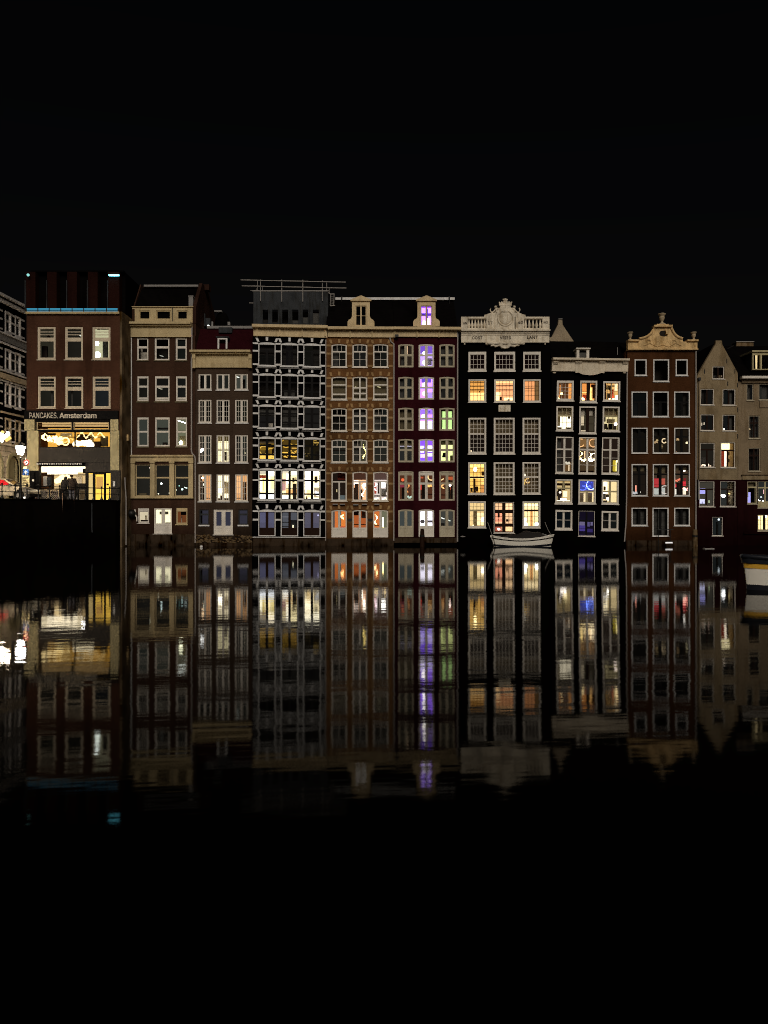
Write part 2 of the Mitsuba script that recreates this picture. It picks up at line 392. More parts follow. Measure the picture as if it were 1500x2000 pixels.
        put('lamp', H.world(m), 'lamp_body', K, emit=tuple(x * (4.0 if max(col) > 1.4 else 1.5) for x in col), smooth=shp == 'globe')
    if curtains:                              # (fx0, fx1, material)
        for fx0, fx1, mt in curtains:
            v = 0.37
            p, q = place(fx0, 0, v), place(fx1, 1, v)
            n = max(8, int((q[0] - p[0]) / .035))
            us = np.linspace(p[0], q[0], n)
            vv = v + .03 + .022 * np.sin(np.arange(n) * 1.9 + rng.random() * 6)
            top_v = np.stack([us, vv, np.full(n, b1 - .03)], 1); bot = np.stack([us, vv, np.full(n, b0 + .02)], 1)
            f = []
            for i in range(n - 1): f += [(n + i, n + i + 1, i + 1), (n + i, i + 1, i)]
            put('curtain', H.world(trimesh.Trimesh(np.vstack([top_v, bot]), f, process=False)), mt, K)
    if blind:                                 # (share of the height from the top, material)
        fr, mt = blind
        p, q = place(-.02, 1 - fr, .37), place(1.02, 1.02, .37)
        n = max(3, int((q[1] - p[1]) / .06))
        zs = np.linspace(p[1], q[1], n)
        put('blind', H.world([box(a0 + .03, a1 - .03, .36 + .012 * (i % 2), .375 + .012 * (i % 2), zs[i], zs[i + 1] - .001) for i in range(n - 1)]), mt, K)

# ------------------------------------------------------------------ the setting: canal, quay, land behind the houses
put('canal_water', trimesh.Trimesh([(-160, -25, 0), (160, -25, 0), (160, 80, 0), (-160, 80, 0)], [(0, 1, 2), (0, 2, 3)], process=False), 'water')
labels['canal_water'] = {'label': 'still black canal water mirroring the row of lit houses', 'kind': 'structure'}
put('ground', trimesh.Trimesh([(-300, 66.5, 1.0), (300, 66.5, 1.0), (300, 700, 1.0), (-300, 700, 1.0)], [(0, 1, 2), (0, 2, 3)], process=False), 'paving')
labels['ground'] = {'label': 'dark ground of the city behind the canal houses', 'kind': 'structure'}
QZ = 3.25
QUAY = [(-18.93, 57.3), (-18.93, 54.3), (-23.4, 47.2), (-32, 33.6), (-75, 33.6), (-75, 95), (-18.93, 95)]
def flat(poly, z0, z1):
    m = trimesh.creation.extrude_polygon(sg.polygon.orient(sg.Polygon(poly)), z1 - z0, engine='earcut'); m.apply_translation((0, 0, z0)); return m
put('quay', flat(QUAY, -1.5, QZ), 'quay_stone')
labels['quay'] = {'label': 'black quay wall below the shop and the railing', 'kind': 'structure'}
qn = sg.Polygon(QUAY)
put('coping', flat(list(qn.buffer(0.05, join_style=2).difference(qn.buffer(-0.35, join_style=2)).exterior.coords), QZ + 0.004, QZ + 0.09), 'quay_stone', 'quay')
put('pavement', flat(list(qn.buffer(-0.36, join_style=2).exterior.coords), QZ + 0.004, QZ + 0.05), 'paving')
labels['pavement'] = {'label': 'dark brick pavement on the quay before the shop', 'kind': 'structure'}

CG = [(0.0, 0.22, 'curtain_grey'), (0.78, 1.0, 'curtain_grey')]
CD = [(0.0, 0.3, 'curtain_dark'), (0.7, 1.0, 'curtain_dark')]
GL = [(0.0, 0.36, 'curtain_dark')]
GR = [(0.6, 1.0, 'curtain_grey')]

# ================================================================== 1 the shop house on the quay corner
H = House(thing('shop_house', 'russet brick house over a shop with blue light strip along its roof edge', 'house'), 143, 55.2, wall='russet_brick', seed=11)
LV = [(0.36, 1, 1, 3), (0.64, 1, 1, 1)]
lv = dict(fw=3.2, sw=1.2, rw=5.0, bw=1.3, mf='warm_white', sill=0.6)
r1 = [dict(glow=(.035, .032, .02), items=[('house_plant', .15, 0, .5, .42, 'silhouette'), ('picture', .5, .55, .62, .75, 'silhouette')]),
      dict(glow=(.016, .015, .011), lamps=[(.9, .72, .14, (.8, .85, .75), 'tube')]),
      dict(glow=(.34, .33, .2), items=[('cupboard', .55, 0, .8, .6, 'inside_dark')], lamps=[(.22, .5, .16, (2.2, 2.4, 2.2)), (.25, .16, .22, (2.2, 2.4, 2.1))])]
r2 = [dict(glow=(.02, .019, .013), curtains=[(.7, .8, 'curtain_grey')]), dict(glow=(.012, .012, .01), curtains=[(.3, .4, 'curtain_grey')]), dict(glow=(.016, .02, .021))]
for (x0, x1), a, b in zip(((73.1, 108.5), (126.7, 162.0), (180.3, 215.6)), r1, r2):
    window(H, x0, 637.8, x1, 702.5, LV, room=a, **lv)
    window(H, x0 + .4, 734.9, x1 + .4, 797.3, LV, room=b, **lv)
front = H.poly([(52, 614), (234, 614), (234, 980), (52, 980)])
shop_open = H.poly([(77, 842), (216.6, 842), (216.6, 981), (77, 981)])
H.holes.append(shop_open); H.holes.append(H.poly([(71, 822), (215.5, 822), (215.5, 842.2), (71, 842.2)]))
H.finish(front, depth=12, z_low=QZ - .3)
u0, z0, u1, z1 = H.rect(52, 614, 234, 980)
# the plain rendered flank that turns to the water
H.put('side_wall', box(u1 + .002, u1 + .16, 0.01, 11.9, -.6, z1 + .2), 'grey_plaster', label='grey rendered flank wall turning the corner to the water')
H.put('eave', box(u0, u1, -.18, .3, z1 + .002, z1 + .16), 'tan_paint')
# roof: brick piers between dark recesses, with the blue strip at their foot
def zp(py, v=0): return CAMZ + (1000 - py) / F * (H.D + v)
def up(px, v=0): return (px - 750) / F * (H.D + v) - H.P[0]
H.put('roof', [box(u0 + .05, u1 + .1, .9, 11, z1 + .16, zp(529, .5)), box(u0 + .05, u1 + .1, .5, .89, zp(531, .5), zp(528, .5))], 'dark_tile')
for x0, x1 in ((50.3, 69), (92, 110.5), (131, 150), (171.6, 190.5), (210.7, 233)):
    H.put('roof_pier', box(up(x0, .3), up(x1, .3), .3, .9, z1 + .16, zp(531, .3)), 'roof_brick')
    H.put('pier_fin', box(up(x0, .3) - .03, up(x0, .3) + .03, .2, .299, z1 + .16, zp(548, .3)), 'zinc')
H.put('light_strip', [box(up(53 + i * 22.3), up(53 + i * 22.3 + 21.9), -.14, -.02, z1 + .165, zp(602.6)) for i in range(8)], 'lamp_body', emit=(.035, .225, .35), weight=.5, label='blue glowing light strip along the roof edge')
H.put('strip_rail', [box(up(52), up(232), -.2, -.15, zp(608.5), zp(607.6))] + [box(up(53 + i * 22.3), up(53 + i * 22.3) + .05, -.2, -.15, z1 + .165, zp(603)) for i in range(9)], 'black_metal')
H.put('roof_lamp', [box(up(212), up(231.5), .02, .16, zp(538), zp(535.4))], 'lamp_body', emit=(.9, 4.2, 5.2), weight=.1, label='turquoise lamp under the right roof corner')
H.put('roof_lamp', [ball((up(54.3), .05, zp(536.5)), .10, 1)], 'lamp_body', emit=(.32, .8, .75), weight=.05, label='small turquoise lamp at the left roof corner')
# fascia with the lettering
H.box('sign_board', 49.6, 802.6, 232.3, 819.5, -.22, .0, 'black_paint', label='long black shop sign board with pale lettering')
H.box('fascia', 69.5, 819.7, 217.3, 824, -.12, .1, 'black_paint')
a = H.loc(59.5, 817.4); b = H.loc(111.2, 817.4); c = H.loc(118.6, 817.2); d = H.loc(191, 817.2)
t1 = text('PANCAKES.', 10.6 * H.s, .03, False, width=(b[0] + .16 - a[0])); t1.apply_translation((a[0], -.222, a[1]))
t2 = text('Amsterdam', 10.0 * H.s, .03, True, width=d[0] - c[0]); t2.apply_translation((c[0], -.222, c[1]))
H.put('lettering', [t1, t2], 'inside_light', label='pale raised letters on the shop sign')
for x0, y0, x1, y1, v in ((49.6, 819.6, 69.2, 841.4, -.2), (54.6, 841.6, 76.2, 919.5, -.16), (217.5, 819.6, 232.4, 841.4, -.2), (216.9, 841.6, 234, 918.6, -.16)):
    H.box('pilaster_stone', x0, y0, x1, y1, v, -.002, 'pilaster_stone')
H.box('shop_base', 57, 918.8, 77, 981, -.12, -.002, 'fascia_paint'); H.box('shop_base', 217, 918.8, 236, 981, -.12, -.002, 'fascia_paint')
H.box('meter_box', 222.5, 940, 226.5, 950, -.2, -.122, 'white_stone')
W = H.key + '__shop_front'
H.box('fascia_panel', 77.2, 874, 216.2, 903.4, -.03, .018, 'fascia_paint'); H.box('fascia_panel', 167.4, 904, 216.2, 922, -.03, .018, 'fascia_paint')
fr = H.poly([(69.5, 824), (217.3, 824), (217.3, 842), (69.5, 842)]).difference(so.unary_union([H.poly([(73.7, 825.6), (140, 825.6), (140, 838.8), (73.7, 838.8)]), H.poly([(145.4, 825.3), (213, 825.3), (213, 838.5), (145.4, 838.5)])]))
big = H.poly([(76.9, 842.2), (216.5, 842.2), (216.5, 981), (76.9, 981)])
op = [H.poly([(77.5, 844), (144.8, 844), (144.8, 873), (77.5, 873)]), H.poly([(146.6, 844), (214.5, 844), (214.5, 872.7), (146.6, 872.7)]),
      H.poly([(78.9, 911), (166.4, 911), (166.4, 954), (78.9, 954)])]
drs = [H.poly([(171.8, 924), (181, 924), (181, 979.5), (171.8, 979.5)]), H.poly([(185.3, 926.5), (202.8, 926.5), (202.8, 979.5), (185.3, 979.5)]), H.poly([(205.6, 923.8), (216, 923.8), (216, 979.5), (205.6, 979.5)])]
put('frame', H.world([ext(fr, -.05, .12), ext(big.difference(so.unary_union(op + drs)), .02, .16)]), 'black_paint', W)
put('frame', H.world([ext(H.poly([(72.9, 824.9), (140.8, 824.9), (140.8, 839.6), (72.9, 839.6)]).difference(H.poly([(74.5, 826.2), (139.2, 826.2), (139.2, 838.1), (74.5, 838.1)])), -.08, -.052), ext(H.poly([(144.6, 824.6), (213.6, 824.6), (213.6, 839.2), (144.6, 839.2)]).difference(H.poly([(146.2, 826), (212.1, 826), (212.1, 837.8), (146.2, 837.8)])), -.08, -.052)]), 'tan_paint', W)
for q in op + drs: put('pane', H.world(sheet(q.buffer(.01), .09)), 'glass', W)
for q in ((74, 825.4, 139.7, 838.9), (145.7, 825.2, 212.8, 838.7)): put('pane', H.world(sheet(H.poly([(q[0], q[1]), (q[2], q[1]), (q[2], q[3]), (q[0], q[3])]), .03)), 'glass', W)
H.box('awning', 78, 903.6, 166.5, 905.6, -.55, .0, 'black_paint')
put('valance', H.world([ext(H.poly([(78.2 + i * 3.4, 905.7), (80.4 + i * 3.4, 905.7), (80 + i * 3.4, 908.4), (78.6 + i * 3.4, 908.4)]), -.55, -.53) for i in range(26)]), 'white_stone', H.key + '__awning')
# inside the shop: two lit floors
R1 = H.key + '__room_upper'
def inside(name, x0, y0, x1, y1, v, mat=None, emit=None, dv=.12, parent=R1, **k):
    k0 = (H.D + v) / H.D
    a0, b0, a1, b1 = up(x0, v), zp(y1, v), up(x1, v), zp(y0, v)
    put(name, H.world(box(a0, a1, v, v + dv, b0, b1)), mat or 'lamp_body', parent, emit=emit, **k)
inside('glowing_wall', 62, 812, 235, 884, 3.0, emit=(.95, .47, .065))  # shop walls and ceilings glow themselves in place of light on them
inside('glowing_ceiling', 66, 822, 218, 835, 2.0, emit=(.66, .42, .17))
inside('beam', 72, 833.5, 215, 836, 1.6, 'silhouette'); inside('beam', 70, 829, 215, 830, 1.4, 'inside_light')
inside('floor', 62, 876, 235, 880, .4, 'inside_dark', dv=2.5)
rr = random.Random(5)
def sparks(n, x0, x1, y0, y1, v, r0, r1, curve): return [ball((up(x0 + (x1 - x0) * (i + rr.random()) / n, v), v, zp(curve(i / n) + rr.uniform(y0, y1), v)), rr.uniform(r0, r1), 1) for i in range(n)]
put('light_garland', H.world(sparks(30, 82, 112, -4, 8, 1.2, .04, .11, lambda t: 850 + 8 * t)), 'lamp_body', R1, emit=(3.4, 2.5, 1.1), label='tangled warm glowing light garland')
put('light_garland', H.world(sparks(26, 92, 142, -3, 4, 1.3, .03, .07, lambda t: 853 + 9 * abs(math.sin(t * 7)))), 'lamp_body', R1, emit=(1.5, .95, .28))
put('light_garland', H.world(sparks(12, 111, 122, -8, 6, 1.0, .06, .16, lambda t: 862) + [ring((up(128, 1.1), 1.1, zp(862, 1.1)), .27, .05)]), 'lamp_body', R1, emit=(3.2, 2.3, .9))
put('light_garland', H.world(sparks(40, 150, 204, -1.2, 1.2, 1.3, .03, .07, lambda t: 850 + 5 * math.cos(t * 19))), 'lamp_body', R1, emit=(2.6, 1.8, .7))
inside('beam', 84, 853, 200, 854.5, 2.4, 'dark_wood'); inside('seat_back', 112, 866, 142, 876, 1.6, 'dark_wood'); inside('seat_back', 176, 862, 196, 876, 1.7, 'dark_wood'); inside('door_post', 178, 846, 182, 876, 2.3, 'inside_light')
gl = [ball((up(146 + i * 3.2, .9), .9, zp(866 + rr.uniform(-2.4, 3), .9)), .13 + .1 * rr.random(), 1) for i in range(11)]
put('table_lights', H.world(gl), 'lamp_body', R1, emit=(2.8, 2.3, 1.4))
inside('cupboard', 150, 848, 176, 860, 1.9, 'dark_wood'); inside('picture', 196, 852, 210, 872, 2.2, 'blind_khaki'); inside('cupboard', 86, 846, 108, 850, 2.0, 'dark_wood')
inside('shelf', 118, 846, 140, 852, 2.2, 'inside_light')
R2 = H.key + '__room_lower'
L = dict(parent=R2)
inside('glowing_wall', 68, 905, 176, 985, 4.0, emit=(.80, .56, .26), **L)
inside('glowing_ceiling', 76, 911, 170, 922, 1.6, emit=(3.0, 2.5, 1.6), dv=.3, **L)
inside('ceiling_lamp', 92, 914, 150, 926, 1.2, emit=(4.0, 3.4, 2.3), **L)
inside('shelf', 78, 926.5, 168, 928.4, 1.0, 'silhouette', **L)
inside('poster', 84, 930, 91, 950, .5, 'white_paint', **L); inside('poster', 91.6, 931, 100, 949, .6, 'zinc', **L); inside('door_post', 101, 926, 104.5, 955, .5, 'dark_wood', **L)
inside('counter', 136, 944, 168, 956, 1.0, 'inside_dark', **L); inside('menu_board', 148, 930, 160, 944, 1.3, 'white_paint', **L); inside('menu_board', 162, 915, 166, 924, 1.0, 'zinc', **L)
gl = [ball((up(108 + i * 2.9, .8), .8, zp(934 + rr.uniform(-4, 9), .8)), .12 + .1 * rr.random(), 1) for i in range(12)]
put('counter_lights', H.world(gl), 'lamp_body', R2, emit=(2.6, 1.9, .9))
inside('floor', 66, 979, 176, 984, .4, 'inside_dark', dv=3.4, **L)
inside('hall_wall', 168, 918, 222, 986, 1.3, emit=(1.5, .9, .12), **L)  # hall walls and poster glow themselves in place of lamplight
inside('hall_poster', 188, 931, 200, 955, .8, emit=(.75, .40, .10), **L); inside('door_handle', 207.8, 944.5, 211.5, 947.5, .3, 'silhouette', **L); inside('hall_wall', 172, 926, 180, 978, 1.0, emit=(.85, .62, .24), **L)
inside('back_wall', 60, 884, 236, 905, .35, 'inside_dark', dv=3.6)

# ================================================================== 2 umber house with the cream attic
H = House(thing('attic_house', 'dark brown house with cream attic storey and cream pilastered ground floor front', 'house'), 316, 57.2, wall='umber_brick', seed=12)
o2 = dict(fw=2.0, sw=1.0, rw=2.4, mf='white_paint', sill=1.2, sill_mat='blind_khaki')
T2 = [(0.4, 1, 1, 1), (0.6, 1, 1, 1)]
cols = ((267.5, 289.6), (302, 330.7), (343, 364.8))
rm = [dict(items=[('box', .3, .05, .95, .36, 'inside_light'), ('shelf', .3, .4, .45, .55, 'inside_light')]), dict(lamps=[(.45, .2, .14, (.25, .26, .22), 'tube')]), dict(glow=(.008, .010, .008))]
for (x0, x1), r in zip(cols, rm): window(H, x0, 659.6, x1, 703.6, T2, room=r, **{**o2, 'sill': .9})
for (x0, x1), r in zip(cols, (dict(glow=(.012, .011, .008)), dict(glow=(.01, .01, .008), lamps=[(.35, .5, .14, (.3, .28, .2), 'tube')]), dict(glow=(.011, .012, .011)))): window(H, x0 + .4, 734, x1 + .4, 783.5, [(.4, 1, 1, 1), (.53, 1, 1, 1), (.07, 1, 1, 1)], room=r, head=2, **{**o2, 'rw': 1.8})
for (x0, x1), r in zip(cols, (dict(glow=(.035, .04, .032)), dict(glow=(.055, .06, .045), items=[('shelf', .1, .58, .9, .64, 'inside_dark'), ('chair', .5, 0, .8, .14, 'silhouette')]),
                              dict(glow=(.15, .15, .09), items=[('cupboard', .3, .0, .85, .36, 'blind_khaki'), ('shelf', .2, .5, 1, .54, 'silhouette')], lamps=[(.5, .84, .3, (2, 2.1, 1.9), 'tube'), (.42, .13, .15, (2.4, 2.4, 1.6))]))):
    window(H, x0 + .6, 814.4, x1 + .6, 871.8, [(.48, 1, 1, 1), (.52, 1, 1, 1)], room=r, head=2, **{**o2, 'rw': 1.4})
dots = [(.95, .9, .05, (1.6, 1.6, 1.2))], [(.4, .4, .07, (1.2, 1.5, 1.4)), (.2, .08, .05, (1.1, 1.0, .7)), (.95, .1, .05, (1.1, 1, .7))], [(.5, .22, .08, (.9, 1.3, 1.2)), (.75, .27, .1, (1.0, 1.2, 1.1), 'tube'), (.3, .33, .05, (.3, .6, .5)), (.05, .2, .05, (.8, .9, .7))]
for (x0, x1), dl, it in zip(((264.5, 294), (303, 331.8), (341.3, 369)), dots, ([('books', .1, 0, .7, .1, 'blind_khaki')], [], [])):
    window(H, x0, 907, x1, 969.3, [(.41, 1, 1, 1), (.59, 1, 1, 1)], fw=1.0, sw=.8, rw=1.2, mf='tan_paint', sill=.8, room=dict(glow=(.020, .019, .015), lamps=dl, items=it))
window(H, 269.2, 992, 291.2, 1021.4, [(1, 1, 1, 1)], fw=2, head=5, sill=.8, room=dict(glow=(.42, .36, .24), items=[('table', .1, 0, .9, .2, 'silhouette'), ('cupboard', .6, .2, .75, .5, 'inside_light')]))
window(H, 300.3, 992, 336, 1042.7, [(.64, 2, 1, 1), (.34, 'panel', 1)], fw=2.4, sw=1.2, mw=4.5, rw=1.5, mf='white_paint', kind='door', sill=.5, room=dict(glow=(.85, .78, .50), items=[('house_plant', .3, .75, .75, .86, 'curtain_grey'), ('stair_rail', .62, .4, .9, .44, 'curtain_grey')]))
window(H, 344, 991.4, 366, 1023.4, [(1, 1, 1, 1)], fw=1.6, head=5.5, sill=1, mf='tan_paint', room=dict(glow=(.14, .045, .014), items=[('coat', .4, .55, .95, .8, 'silhouette'), ('door_post', .4, 0, .46, .5, 'inside_light')]))
H.finish(H.poly([(254.5, 655), (381, 655), (381, 1075), (254.5, 1075)]), top=H.loc(380, 600)[1])
H.box('plinth', 255, 1043.4, 381, 1075, -.1, -.002, 'plinth_stone')
# pilastered front
P = [H.box('pilaster', a, 905, b, 971, -.13, -.002, 'tan_paint') for a, b in ((255.6, 264.2), (294.2, 302.8), (332, 341.1), (369.2, 377.6))]
for a, b in ((254.8, 265), (293.6, 303.4), (331.4, 341.7), (368.8, 378.4)): H.box('capital', a, 901.8, b, 904.8, -.2, -.002, 'tan_paint')
H.box('entablature', 255.2, 892.4, 378, 901.6, -.14, -.002, 'tan_paint'); H.box('cornice_ledge', 254.4, 889, 378.8, 892.2, -.28, -.002, 'tan_paint')
H.box('base_ledge', 255.2, 971.2, 378.4, 973.4, -.2, -.002, 'tan_paint')
# top cornice, attic band and roof
H.box('cornice', 250, 631, 375, 635.4, -.5, .3, 'tan_paint'); H.box('cornice_moulding', 252, 635.5, 375, 638.5, -.32, .3, 'tan_paint'); H.box('frieze', 254, 638.6, 374, 658.9, -.12, -.002, 'tan_paint')
at_holes = [H.poly([(a, 604), (b, 604), (b, 621.4), (a, 621.4)]) for a, b in ((268.3, 290), (302, 330.8), (343, 364))]
H.put('attic', ext(H.poly([(254.8, 597.8), (375, 597.8), (375, 628), (254.8, 628)]).difference(so.unary_union(at_holes)), .35, .6), 'tan_paint')
H.box('attic_ledge', 254, 596.2, 376, 597.7, .25, .6, 'tan_paint'); H.box('attic_pipe', 334.2, 597.9, 335.2, 628, .28, .345, 'black_metal')
for q in at_holes:
    b = q.bounds
    k = put('frame', H.world(ext(q.buffer(.005, join_style=2).difference(q.buffer(-2 * H.s, join_style=2)), .42, .5)), 'tan_paint', H.key + '__attic_window')
    put('pane', H.world(sheet(q.buffer(-1.8 * H.s, join_style=2), .46)), 'glass', H.key + '__attic_window')
    put('back_wall', H.world(box(b[0] - .1, b[2] + .1, .9, .95, b[1] - .1, b[3] + .1)), 'inside_dark', H.key + '__attic_window')
def prism_mesh(H, prof, x0, x1):               # a (v, z) outline run along the front
    p = sg.polygon.orient(sg.Polygon(prof)); u0, u1 = H.loc(x0, 800)[0], H.loc(x1, 800)[0]
    m = trimesh.creation.extrude_polygon(p, u1 - u0, engine='earcut'); v = np.array(m.vertices)
    m.vertices = np.stack([u0 + v[:, 2], v[:, 0], v[:, 1]], 1)
    trimesh.repair.fix_normals(m)
    return m
def prism(H, prof, x0, x1, name, mat, **k): return H.put(name, prism_mesh(H, prof, x0, x1), mat, **k)
za, zr, zb = H.loc(0 + 316, 596)[1], CAMZ + (1000 - 563) / F * (H.D + 2.6), H.loc(316, 628)[1]
prism(H, [(.62, za - 1.3), (.62, za - .02), (2.5, zr), (4.2, zr), (8.5, za - 1.3)], 257, 374, 'roof', 'dark_tile')
prism(H, [(2.2, zr + .01), (2.2, zr + .16), (2.8, zr + .16), (2.8, zr + .01)], 263, 373, 'ridge', 'lead')
prism(H, [(.3, za - 1.3), (.3, za), (2.3, zr + .3), (4.3, zr + .3), (8.7, za - .2), (8.7, za - 1.3)], 374.3, 381, 'side_gable', 'side_brick')
prism(H, [(.63, za - 1.2), (.63, za), (2.3, zr + .2), (4.3, zr + .2), (8.6, za - 1.2)], 254.6, 256.7, 'side_gable', 'umber_brick')
uc, _ = H.loc(371, 580); H.put('chimney', [box(uc - .22, uc + .1, .5, .9, za, za + .75), box(uc - .26, uc + .14, .46, .94, za + .76, za + .84)], 'lead')
uc = H.loc(374.5, 570)[0]; H.put('chimney', [box(uc + .1, uc + .6, 3.0, 3.7, zr, zr + .42)], 'side_brick')
# pipes and the box on the wall by the water
def pipe(H, pts, r=.055, v=-.08, mat='pipe_metal', name='drainpipe', **k):
    P = [(*H.loc(x, y),) for x, y in pts]
    return H.put(name, tube([(p[0], v, p[1]) for p in P], r, 8), mat, smooth=50, **k)
H.box('corner_strip', 254.6, 640, 258, 888.5, -.06, -.002, 'white_stone')
pipe(H, [(375.3, 640), (374.6, 700), (374.6, 882), (376, 886), (381.2, 892), (382, 897), (382, 1060)])
u, z = H.loc(262, 1003)
H.put('wall_hood', [ball((u - .12, -.35, z), (.38, .32, .3), 2), box(u - .1, u + .2, -.35, -.01, z - .16, z + .1)], 'black_metal')
pipe(H, [(266, 995), (267.3, 998), (266.5, 1004), (270, 1010), (270, 1018)], .05, -.35, 'white_paint', 'hose')

# ================================================================== 3 low brown house with the red roof
H = House(thing('red_roof_house', 'low dark brown house with broad cream cornice and dark red roof', 'house'), 436, 57.1, wall='dark_umber_brick', seed=13)
cols = ((387.5, 412.8), (422.7, 448.2), (458.8, 484.3))
o3 = dict(fw=1.9, sw=.9, mw=2.6, mf='white_paint', sill=.9, sill_mat='white_stone')
for (x0, x1), r in zip(cols, (dict(glow=(.010, .010, .008)), dict(glow=(.022, .023, .018)), dict(glow=(.05, .053, .042), lamps=[(.2, .8, .1, (1.0, 1.05, .9), 'tube')], busy=1))):
    window(H, x0, 729.8, x1, 761.5, [(1, 2, 1, 1)], room=r, **o3)
G4 = [(1, 2, 2, 4)]
for (x0, x1), r in zip(cols, (dict(glow=(.012, .011, .008), items=[('pot', .15, 0, .4, .14, 'blind_khaki')]), dict(), dict(glow=(.014, .015, .009)))):
    window(H, x0, 780.2, x1, 825.8, G4, room=r, **o3)
for (x0, x1), r in zip(cols, (dict(glow=(.03, .032, .026), lamps=[(.28, .47, .12, (2, 2, 1.9)), (.2, .4, .07, (1.6, 1.6, 1.5))]),
                              dict(glow=(1.0, .88, .5), items=[('door_post', .1, .44, 1, .48, 'silhouette'), ('house_plant', .6, .08, .8, .4, 'silhouette'), ('picture', .05, .78, .95, 1, 'blind_khaki')]),
                              dict(glow=(.03, .033, .026), lamps=[(.75, .35, .05, (.8, .7, .4))], curtains=[(0, .3, 'curtain_grey')]))):
    window(H, x0, 849.2, x1, 903.8, G4, room=r, **o3)
for (x0, x1), r in zip(cols, (dict(glow=(.52, .245, .095), walls='inside_red', busy=2, warm='dark_wood', lamps=[(.3, .86, .09, (2, 1.4, .8)), (.42, .62, .06, (1.6, 1.8, 1.4))], items=[('stair_rail', 0, .1, 1, .13, 'dark_wood')]),
                              dict(glow=(1.15, .98, .62), busy=2, warm='dark_wood', items=[('table', 0, 0, .9, .12, 'dark_wood'), ('cupboard', .6, .3, 1, .7, 'blind_beige')], lamps=[(.3, .4, .2, (2.4, 2.2, 1.7))]),
                              dict(glow=(.55, .27, .10), walls='inside_red', busy=2, warm='dark_wood', items=[('stair_rail', 0, .1, 1, .13, 'dark_wood'), ('lit_panel', .1, .3, .5, .9, (.7, .36, .15))]))):
    window(H, x0, 926, x1, 979.2, G4, room=r, **o3)
for a, b in ((389.3, 408), (465.6, 484.2)):
    window(H, a, 995, b, 1025, [(.3, 1, 1, 1), (.7, 1, 1, 1)], fw=1.2, rw=1.5, mf='zinc', sill=1.2, sill_mat='white_stone', room=dict(glow=(.032, .031, .045)))
window(H, 417.2, 995, 455, 1044, [(.72, 2, 1, 1), (.26, 'panel', 2)], fw=2.6, sw=2.2, mw=3.2, rw=.8, kind='door', sill=.6, room=dict(glow=(.034, .034, .052)))
H.finish(H.poly([(381.6, 700), (493.3, 700), (493.3, 1075), (381.6, 1075)]), top=H.loc(436, 690)[1])
rr = random.Random(4)
st = []
for i in range(150):                          # patches of old rubble at the foot of the wall
    x, y = rr.uniform(384, 492), rr.uniform(1045.5, 1060)
    if 416 < x < 457 and y < 1049: continue
    u, z = H.loc(x, y); st.append(ball((u, -.02, z), (rr.uniform(.06, .14), rr.uniform(.05, .10), rr.uniform(.04, .08)), 1))
H.put('rubble_foot', st, 'rubble_stone', smooth=40); labels[H.key + '__rubble_foot'] = {'kind': 'stuff'}
H.box('plinth', 382.5, 1060.2, 493, 1075, -.14, -.002, 'plinth_stone')
H.box('cornice', 373.6, 686, 491, 690, -.55, .3, 'tan_paint'); H.box('cornice_moulding', 375.5, 690.1, 490, 692.8, -.38, .3, 'tan_paint')
H.put('frieze', ext(H.poly([(377, 692.9), (491.5, 692.9), (491.5, 718.5), (377, 718.5)]).difference(H.poly([(383.5, 694.4), (486, 694.4), (486, 711.4), (383.5, 711.4)])), -.16, -.002), 'tan_paint')
H.box('frieze_panel', 383.6, 694.5, 485.9, 711.3, -.11, -.004, 'tan_paint'); H.box('frieze_line', 384, 710, 486, 711.2, -.14, -.112, 'tan_paint')
for a, b in ((377.2, 383.2), (486.6, 493)):
    u0, z0, u1, z1 = H.rect(a, 692.9, b, 720)
    H.put('console', [box(u0, u1, -.34, -.161, z1 - .35, z1 - .004), box(u0 + .02, u1 - .02, -.27, -.161, z0 + .1, z1 - .36), box(u0, u1, -.3, -.161, z0, z0 + .1)], 'tan_paint')
ze, zr = H.loc(436, 688)[1], CAMZ + (1000 - 642.6) / F * (H.D + 1.5)
prism(H, [(.1, ze - .5), (-.1, ze), (1.5, zr), (5.5, zr), (8.6, ze - .5)], 381.9, 493.2, 'roof', 'red_tile')
prism(H, [(1.35, zr + .012), (1.35, zr + .2), (1.8, zr + .2), (1.8, zr + .012)], 396, 493, 'ridge', 'lead')
u0, z0, u1, z1 = H.rect(424.2, 659.4, 443.2, 684)
D_ = H.key + '__dormer'
put('cheeks', H.world([box(u0 + .02, u1 - .02, .6, 2.2, z0 - .1, z1 + .02), box(u0 - .12, u1 + .12, .1, .35, z1 + .03, z1 + .12), box(u0 - .1, u1 + .1, .36, 2.3, z1 + .03, z1 + .1)]), 'zinc', D_)
put('frame', H.world(ext(rect(u0, z0, u1, z1).difference(rect(u0 + 3 * H.s, z0 + 3 * H.s, u1 - 3 * H.s, z1 - 2.6 * H.s)), .12, .3)), 'white_stone', D_)
put('pane', H.world(sheet(rect(u0 + 2.8 * H.s, z0 + 2.8 * H.s, u1 - 2.8 * H.s, z1 - 2.4 * H.s), .2)), 'glass', D_)
put('blind', H.world(box(u0 + .1, u1 - .1, .5, .54, z0 + .05, z1 - .3)), 'inside_dark', D_); put('box', H.world(box(u0 + .25, u1 - .14, .42, .49, z0 + .05, z0 + .38)), 'inside_light', D_)
prism(H, [(1.0, zr - .4), (1.0, zr + .02), (1.5, zr + .02), (1.5, zr - .4)], 421.5, 447.5, 'dormer_lead', 'zinc')
